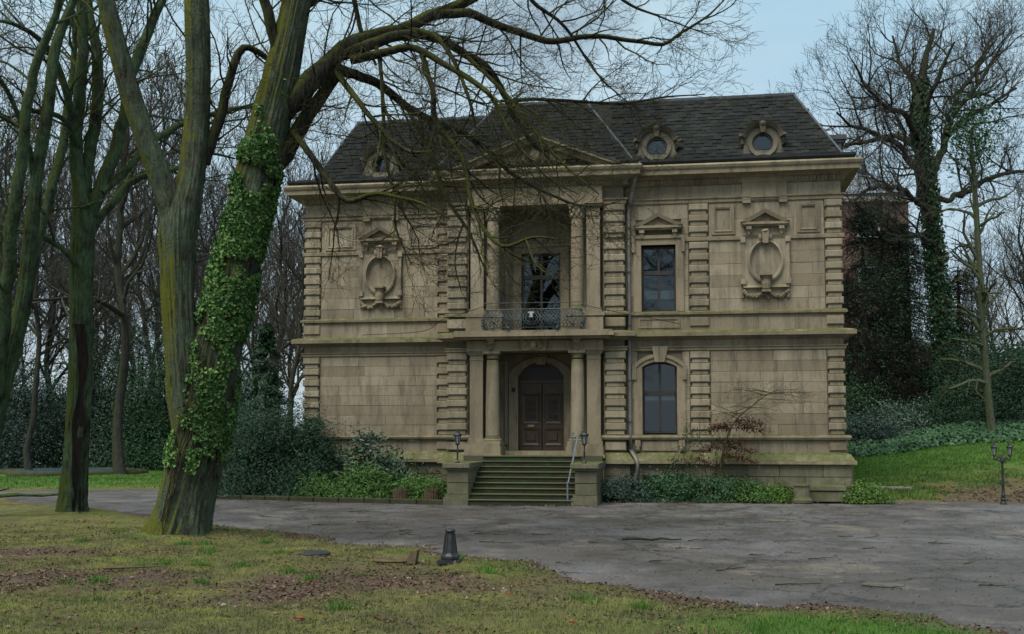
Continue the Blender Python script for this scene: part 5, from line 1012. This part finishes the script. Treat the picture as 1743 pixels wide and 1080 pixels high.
rb_ = [(2.6, -1.25, .75, .55, 'bluish_leaf', 'grey-green low shrub right of the step pedestal'), (3.75, -1.0, .95, .78, 'creeper_leaf', 'dense green shrub under the arched window'), (5.1, -.95, .85, .62, 'creeper_leaf', 'leafy low shrub at the foot of the copper-leaved sapling'), (6.0, -.85, .6, .45, 'juniper_leaf', 'small green shrub between sapling and round bush')]
for k, (x, y, rx, h, mt, lab) in enumerate(rb_): shrub('bed_shrub', (x, y, .03), (rx, .55, h*1.3), 6000, .075, .035, mt, lab, 'shrub', 430+k, .45, clumps=90)
shrub('round_bush', (6.85, -.70, .02), (.48, .42, .52), 4200, .06, .034, 'box_leaf', 'small round bright green bush left of the column stump', 'shrub', 440, .12, clumps=120)
shrub('round_bush', (9.20, -.45, .02), (.66, .50, .60), 6500, .06, .034, 'box_leaf', 'clipped bright green bush at the right corner of the house', 'shrub', 441, .12, clumps=150)
# creepers climbing beside the arched window
rng = np.random.default_rng(9); e = empty('climbing_rose', (4.55, -.45, 0)); tag(e, 'straggly green climber in front of the middle quoins', 'climber'); T = Tree()
for k in range(9):
    s = np.linspace(0, 1, 8)[:, None]; b = np.array([rng.uniform(-.9, .7), rng.uniform(-.2, .1), 0]); tp = b+np.array([rng.uniform(-.5, .6), rng.uniform(-.1, .2), rng.uniform(1.0, 2.3)]); Q = b*(1-s)+tp*s+rng.normal(size=(8, 3))*.05; T.limb.branch(Q, np.linspace(.012, .005, 8), 4); sub(T, Q, np.linspace(.01, .005, 8), 1, dict(dens=[0, 4, 3], len=[0, .5, .25], t0=[0, .2, .2], rmin=.004, wig=.25, bias=(0, 0, .1), maxl=3), rng)
    n = 60; t = rng.random(n)**.6; Pn = b+(tp-b)*t[:, None]+rng.normal(size=(n, 3))*.10; V, F = leaves(Pn, rng.normal(size=(n, 3)), .075, .045, rng); mk('leaf_spray', np_mesh('leaf_spray', V, F), 'creeper_leaf', e)['kind'] = 'stuff'
mk('stems', T.limb.mesh('stems'), 'bark_twig', e); mk('twigs', T.twig.mesh('twigs'), 'bark_twig', e)['kind'] = 'stuff'
# sapling with dry copper leaves
T = Tree(); b = np.array([5.55, -.75, 0.0]); e = empty('sapling', tuple(b)); tag(e, 'small leaning sapling with dry copper leaves before the right wing', 'sapling')
A = np.array([[0, 0, 0, .05], [-.05, 0, .35, .045], [-.25, .02, .75, .04], [-.22, .0, 1.2, .034], [-.1, -.02, 1.7, .026], [.12, -.05, 2.2, .02], [.6, -.1, 2.65, .014], [1.2, -.15, 3.05, .009], [1.85, -.2, 3.12, .005]]); Q = smoothpath(A, step=.08); T.big.branch(Q[:, :3], Q[:, 3], 8)
rng = np.random.default_rng(31)
for k in range(26):
    t = rng.uniform(.22, .85); i = int(t*(len(Q)-1)); c = Q[i, :3]; sd_ = rng.choice([-1, 1]); ln = rng.uniform(.5, 1.25); s = np.linspace(0, 1, 7)[:, None]; d = np.array([sd_*1.0+.45, rng.uniform(-.45, .45), rng.uniform(-.1, .35)]); B_ = c+unit(d)*s*ln-np.array([0, 0, 1])*(s**2)*.16; T.limb.branch(B_, np.linspace(.011, .004, 7), 4)
    sub(T, B_, np.linspace(.008, .004, 7), 1, dict(dens=[0, 5, 4], len=[0, .45, .22], t0=[0, .15, .2], rmin=.0035, wig=.18, bias=(.3, 0, -.1), maxl=3), rng)
    if c[2] < 2.3: n = 110; u = rng.uniform(.1, 1, n); Pn = c+unit(d)*(u*ln)[:, None]-np.array([0, 0, 1])*((u**2)*.16)[:, None]+rng.normal(size=(n, 3))*[.07, .07, .05]; V, F = leaves(Pn, rng.normal(size=(n, 3)), .085, .045, rng); mk('leaf_spray', np_mesh('leaf_spray', V, F), 'brown_leaf', e)['kind'] = 'stuff'
sub(T, Q[len(Q)//2:, :3], Q[len(Q)//2:, 3]*.6, 0, dict(dens=[6, 5, 3], len=[.9, .45, .2], t0=[.1, .15, .2], rmin=.0035, wig=.15, bias=(.5, 0, -.05), maxl=3), rng)
mk('trunk', T.big.mesh('trunk'), 'bark_twig', e); mk('limbs', T.limb.mesh('limbs'), 'bark_twig', e); mk('twigs', T.twig.mesh('twigs'), 'bark_twig', e)['kind'] = 'stuff'
# evergreens of the left background
for k, (px, Z, rx, h, mt, lab) in enumerate(((232, 57, 2.9, 10.5, 'rhodo_leaf', 'tall dark evergreen between the two mossy trunks'), (172, 60, 2.5, 8.6, 'conifer_leaf', 'dark evergreen behind the hollowed trunk'), (272, 55, 2.2, 6.0, 'creeper_leaf', 'low dark evergreen touching the ivy tree, by the rear lawn'), (45, 57, 2.6, 6.6, 'bluish_leaf', 'blue-green evergreen behind the fountain basin at the left'), (-20, 60, 2.8, 8.0, 'conifer_leaf', 'dark evergreen at the far left edge'), (105, 61, 2.8, 5.6, 'conifer_leaf', 'low dark evergreen centred behind the fountain basin'), (335, 58, 2.8, 7.6, 'conifer_leaf', 'dark evergreen behind the ivy-clad trunk'), (398, 54, 2.2, 6.4, 'yew_leaf', 'dark evergreen between ivy trunk and spruce'))):
    shrub('evergreen', g_(px, Z), (rx, rx, h), 26000, .15, .055, mt, lab, 'shrub', 450+k, .35, clumps=150)
for k, px in enumerate(range(-140, 560, 62)): shrub('undergrowth_bush', g_(px, 74+6*math.sin(k*2.1)), (3.0, 2.0, 2.6), 3000, .34, .14, ('conifer_leaf', 'yew_leaf')[k % 2], 'dark undergrowth bush among the woodland trees', 'shrub', 470+k, .35, group='undergrowth among the woodland trees', clumps=70, stems=False)
# right background shrubs on the slope
def gb(px, Z): p = CAM+ray(px, 738)*Z; return (p[0], p[1], float(bank_h(np.array(p[0]), np.array(p[1]))))
for k, (px, Z, rx, h, mt, lab) in enumerate(((1478, 47, 1.3, 1.7, 'bluish_leaf', 'grey-green bush just right of the house corner'), (1530, 49, 1.4, 1.9, 'rhodo_leaf', 'dark rounded bush below the black conifer trunks'), (1590, 50, 1.5, 1.8, 'yew_leaf', 'dark bush at the foot of the oak'), (1640, 49, 1.3, 2.2, 'conifer_leaf', 'dark bush between the oak and the slim tree'), (1725, 48, 1.9, 4.4, 'yew_leaf', 'tall dark evergreen at the right edge behind the slim tree'), (1660, 54, 1.8, 4.6, 'conifer_leaf', 'tall dark evergreen left of the slim tree'), (1775, 46, 1.8, 4.0, 'conifer_leaf', 'dark evergreen cut off by the right edge'), (1462, 52, 1.6, 4.0, 'creeper_leaf', 'green evergreen rising close behind the right house corner'))):
    shrub('slope_shrub', gb(px, Z), (rx, rx, h), 16000, .12, .045, mt, lab, 'shrub', 500+k, .3, clumps=130)
for k, px in enumerate(range(1440, 1900, 55)): shrub('slope_undergrowth', gb(px, 62+3*math.sin(k*1.7)), (2.8, 2.0, 3.0), 2600, .34, .13, ('conifer_leaf', 'yew_leaf')[k % 2], 'dark undergrowth bush high on the slope behind the oak', 'shrub', 520+k, .35, group='undergrowth on the slope', clumps=60, stems=False)
# creeping ground cover on the slope
n = 42000; X = RNG.uniform(10, 32, n); Y = RNG.uniform(11, 21, n); k_ = Y > (12.4-(X-12)*.10+.5*fbm(X*.6, Y*.6, 0, 3, 8)); X, Y = X[k_], Y[k_]
Pn = np.stack([X, Y, bank_h(X, Y)+RNG.uniform(.02, .42, len(X))*np.clip((Y-11.5)/2, .3, 1)], -1); tag(leaf_obj('ground_cover', Pn, np.tile([0, -.5, 1.0], (len(X), 1)), .15, .12, 'creeper_leaf', spread=.5), 'dense dark green creeper covering the upper slope', 'ground cover', kind='stuff')

# ------------------------------------------------------------------ far buildings
def far_block(name, px0, px1, Z, z1, depth, mat, label, wins):
    a = CAM+ray(px0, 738)*Z; b = CAM+ray(px1, 738)*Z; e = empty(name, (a[0], a[1], 0), YAW); wd = np.linalg.norm((b-a)[:2]); tag(e, label, 'building')
    m = MB(); m.box(0, wd, 0, depth, 0, z1); m.build('wall', mat, e); m = MB(); m.box(-.2, wd+.2, -.2, depth+.2, z1, z1+.35); m.build('parapet', 'concrete', e)
    for x0, x1, z0, zz in wins:
        m = MB(); m.ring(rect(x0, x1, z0, zz), rect(x0+.12, x1-.12, z0+.12, zz-.12), -.06, .05, True); wv = m.build('window', 'white_plastic', e); m = MB(); m.box(x0+.1, x1-.1, -.02, .01, z0+.1, zz-.1); m.box((x0+x1)/2-.05, (x0+x1)/2+.05, -.05, 0, z0, zz); m.build('pane', 'glass', wv)
    return e
zt = 1.91+(738-338)*78/FPX
far_block('brick_block', 1330, 1556, 78, zt, 12, 'brick_far', 'tall red brick block behind the conifers right of the house', [(5.6, 7.2, zt-2.6, zt-1.3), (5.6, 7.2, zt-6.2, zt-4.6), (2.4, 4.0, zt-2.6, zt-1.3), (2.4, 4, zt-6.2, zt-4.6), (5.6, 7.2, zt-9.8, zt-8.2)])
far_block('red_house', 1562, 1634, 84, 8.4, 8, 'red_paint', 'small red house glimpsed through the trees behind the oak', [(.6, 1.8, 5.3, 6.6)])
m = MB(); a = W(1425, 330, 95); m.add([(-6, 0, 0), (6, 0, 0), (6, 8, 0), (-6, 8, 0), (-3, 4, 2.4), (3, 4, 2.4)], [(0, 1, 5, 4), (1, 2, 5), (2, 3, 4, 5), (3, 0, 4), (3, 2, 1, 0)]); m.box(2.2, 2.7, 3, 3.5, .5, 3.2); m.box(-5.6, 5.6, .3, 7.6, -24, 0); tag(m.build('grey_roofed_building', 'roof_grey', None, False, tuple(a)), 'grey metal roof of a building behind the brick block', 'building')

# ------------------------------------------------------------------ small ground things
n = 330000; X = RNG.uniform(-9, 10, n); Y = -12-RNG.uniform(0, 1, n)**.75*12.5; d = front_d(X, Y); lit = litter(X, Y)+.45*fbm(X*1.8, Y*1.8, 0, 3, 17); kp = (d > .05) & (lit < .55+RNG.uniform(-.45, .45, n)); X, Y = X[kp], Y[kp]
def blades(name, X, Y, Z, hmin, hmax, wd, mat, label):
    n = len(X); a = RNG.uniform(0, 6.28, n); h = RNG.uniform(hmin, hmax, n); le = RNG.normal(size=(n, 2))*.45*h[:, None]; dx, dy = np.cos(a)*wd, np.sin(a)*wd
    V = np.stack([np.stack([X-dx, Y-dy, Z-.005], -1), np.stack([X+dx, Y+dy, Z-.005], -1), np.stack([X+le[:, 0], Y+le[:, 1], Z+h], -1)], 1).reshape(-1, 3); F = np.arange(3*n).reshape(-1, 3); return tag(mk(name, np_mesh(name, V, F), mat), label, 'grass', kind='stuff')
lu = lush(X, Y) > RNG.random(len(X))*.9+.1; Zg = front_h(X, Y); blades('grass', X[~lu], Y[~lu], Zg[~lu], .012, .045, .0045, 'grass_blade', 'short mossy yellow-green grass of the front lawn'); blades('fresh_grass', X[lu], Y[lu], Zg[lu], .02, .06, .0045, 'green_blade', 'brighter green grass patches of the front lawn')
TX, TY = [], []
for _ in range(46): cx, cy = RNG.uniform(-7, 8), RNG.uniform(-23, -13); m_ = int(RNG.uniform(60, 160)); TX.append(cx+RNG.normal(size=m_)*.07); TY.append(cy+RNG.normal(size=m_)*.07)
TX, TY = np.concatenate(TX), np.concatenate(TY); kp = front_d(TX, TY) > 0; blades('grass_tufts', TX[kp], TY[kp], front_h(TX[kp], TY[kp]), .04, .11, .005, 'green_blade', 'scattered green grass tufts on the front lawn')
n = 90000; X = RNG.uniform(9, 26, n); Y = RNG.uniform(.4, 15, n); kp = (bank_d(X, Y) > .1) & (bank_lit(X, Y)+.5*fbm(X, Y, 0, 3, 3) < .55) & (Y < 12.8-(X-12)*.10); blades('bank_grass', X[kp], Y[kp], bank_h(X[kp], Y[kp]), .04, .11, .010, 'green_blade', 'bright green grass of the bank right of the house')
n = 50000; X = RNG.uniform(-32, -9, n); Y = RNG.uniform(1, 26, n); kp = rear_d(X, Y) > .3; kp &= ((X-pc[0])**2/16+(Y-pc[1])**2/14) > 1; blades('rear_grass', X[kp], Y[kp], rear_h(X[kp], Y[kp]), .04, .10, .012, 'green_blade', 'bright green grass of the lawn round the fountain basin')
def litter_obj(name, X, Y, Z, sz, label): P = np.stack([X, Y, Z+.006], -1); tag(leaf_obj(name, P, np.tile([0, 0, 1.0], (len(X), 1)), sz, sz*.6, 'litter_leaf', spread=.35), label, 'leaf litter', kind='stuff')
n = 170000; X = RNG.uniform(-9, 9, n); Y = RNG.uniform(-24.5, -9, n); kp = (front_d(X, Y) > -.1) & (litter(X, Y)+.5*fbm(X*2, Y*2, 0, 3, 27)+RNG.uniform(-.7, .7, n) > .78); litter_obj('leaf_litter', X[kp], Y[kp], np.maximum(front_h(X[kp], Y[kp]), drive_h(X[kp], Y[kp])), .048, 'brown dead leaves strewn over the front lawn')
n = 26000; X = RNG.uniform(9.5, 22, n); Y = RNG.uniform(.2, 10, n); kp = (bank_d(X, Y) > 0) & (bank_lit(X, Y)+.6*fbm(X, Y, 0, 3, 29)+RNG.uniform(-.8, .8, n) > .75); litter_obj('bank_litter', X[kp], Y[kp], bank_h(X[kp], Y[kp]), .085, 'brown dead leaves on the foot of the bank')
n = 1500; X = np.concatenate([RNG.uniform(-1.4, 2.0, 400), RNG.uniform(2.0, 8, 1100)]); Y = np.where(X < 2, -3.18-np.abs(RNG.normal(size=n))*.12, -1.80+(X-2)*.16-np.abs(RNG.normal(size=n))*.15); litter_obj('kerbside_litter', X, Y, drive_h(X, Y), .055, 'dead leaves gathered along the steps and right bed')
n = 9000; X = RNG.uniform(-9, 14, n); Y = RNG.uniform(-21, -1.5, n); kp = front_d(X, Y) < 0; litter_obj('drive_litter', X[kp], Y[kp], drive_h(X[kp], Y[kp]), .034, 'specks of leaf and bark scattered on the asphalt')
# fallen twigs
def stick(p, ln, r, a, label, group, mat='bark_twig', forks=1, seed=0):
    rng = np.random.default_rng(seed); t = Tubes(); m = 7; s = np.linspace(-.5, .5, m); Q = np.stack([s*ln, np.cumsum(rng.normal(size=m))*ln*.035, r+.006+np.abs(rng.normal(size=m))*r*.6], -1); t.branch(Q, np.linspace(r, r*.45, m), 5)
    for k in range(forks):
        i = rng.integers(1, m-2); dd = unit(np.array([rng.uniform(.4, 1), rng.choice([-1, 1])*rng.uniform(.3, .9), rng.uniform(0, .35)]))*ln*rng.uniform(.15, .4); t.branch(np.array([Q[i], Q[i]+dd*.5+[0, 0, .01], Q[i]+dd]), np.array([r*.6, r*.45, r*.25]), 4)
    o = mk('fallen_twig', t.mesh('fallen_twig'), mat, None, tuple(p)); o.rotation_euler = (0, 0, a); return tag(o, label, 'twig', group)
for k, (px, py, ln) in enumerate(((610, 872, .9), (560, 895, 1.3), (620, 890, .6), (700, 912, .9), (690, 905, .5), (822, 911, .6), (850, 912, .5), (845, 925, 1.1), (925, 911, .8), (810, 906, .5), (1075, 903, .6), (1190, 922, .7), (1160, 934, .4), (1235, 921, .6), (1330, 924, .5), (1240, 970, 1.2), (1125, 958, .7), (1400, 950, 1.0), (1545, 889, .5), (1330, 890, .9), (1360, 1000, 1.1), (1500, 1005, .9), (1190, 934, .6), (960, 962, .5), (1290, 945, .5), (1350, 940, .5), (640, 934, .5), (735, 931, .5), (1600, 925, .7), (1650, 960, .8), (450, 880, .8), (510, 868, .5), (1010, 925, .3), (1120, 940, .3), (1440, 915, .5), (1480, 935, .4), (1690, 1000, .6))):
    p = G(px, py); stick((p[0], p[1], float(drive_h(p[0], p[1]))), ln*.55, random.uniform(.006, .012), YAW+random.uniform(-.9, .9), 'thin dark twig lying on the asphalt drive', 'twigs fallen on the drive', seed=k)
p = G(1110, 924); stick((p[0], p[1], 0), 1.05, .027, YAW+.03, 'thicker straight stick with a broken end on the drive before the steps', None, 'bark_far', 0, 77)
p = G(18, 860, .1); stick((p[0]-.3, p[1], .22), 3.0, .07, YAW+.35, 'mossy fallen branch at the left edge beside the hollowed trunk', None, 'bark_left', 3, 78)
p = G(230, 972, .1); stick((p[0], p[1], .11), .8, .018, YAW+.3, 'thin pale twig on the leaf litter near the big trunk', None, 'cut_wood', 1, 79)
p = G(620, 986, .1); stick((p[0], p[1], .11), .35, .016, YAW, 'short dark stick on the lawn between the big tree and the bollard', None, 'bark_limb', 0, 80)
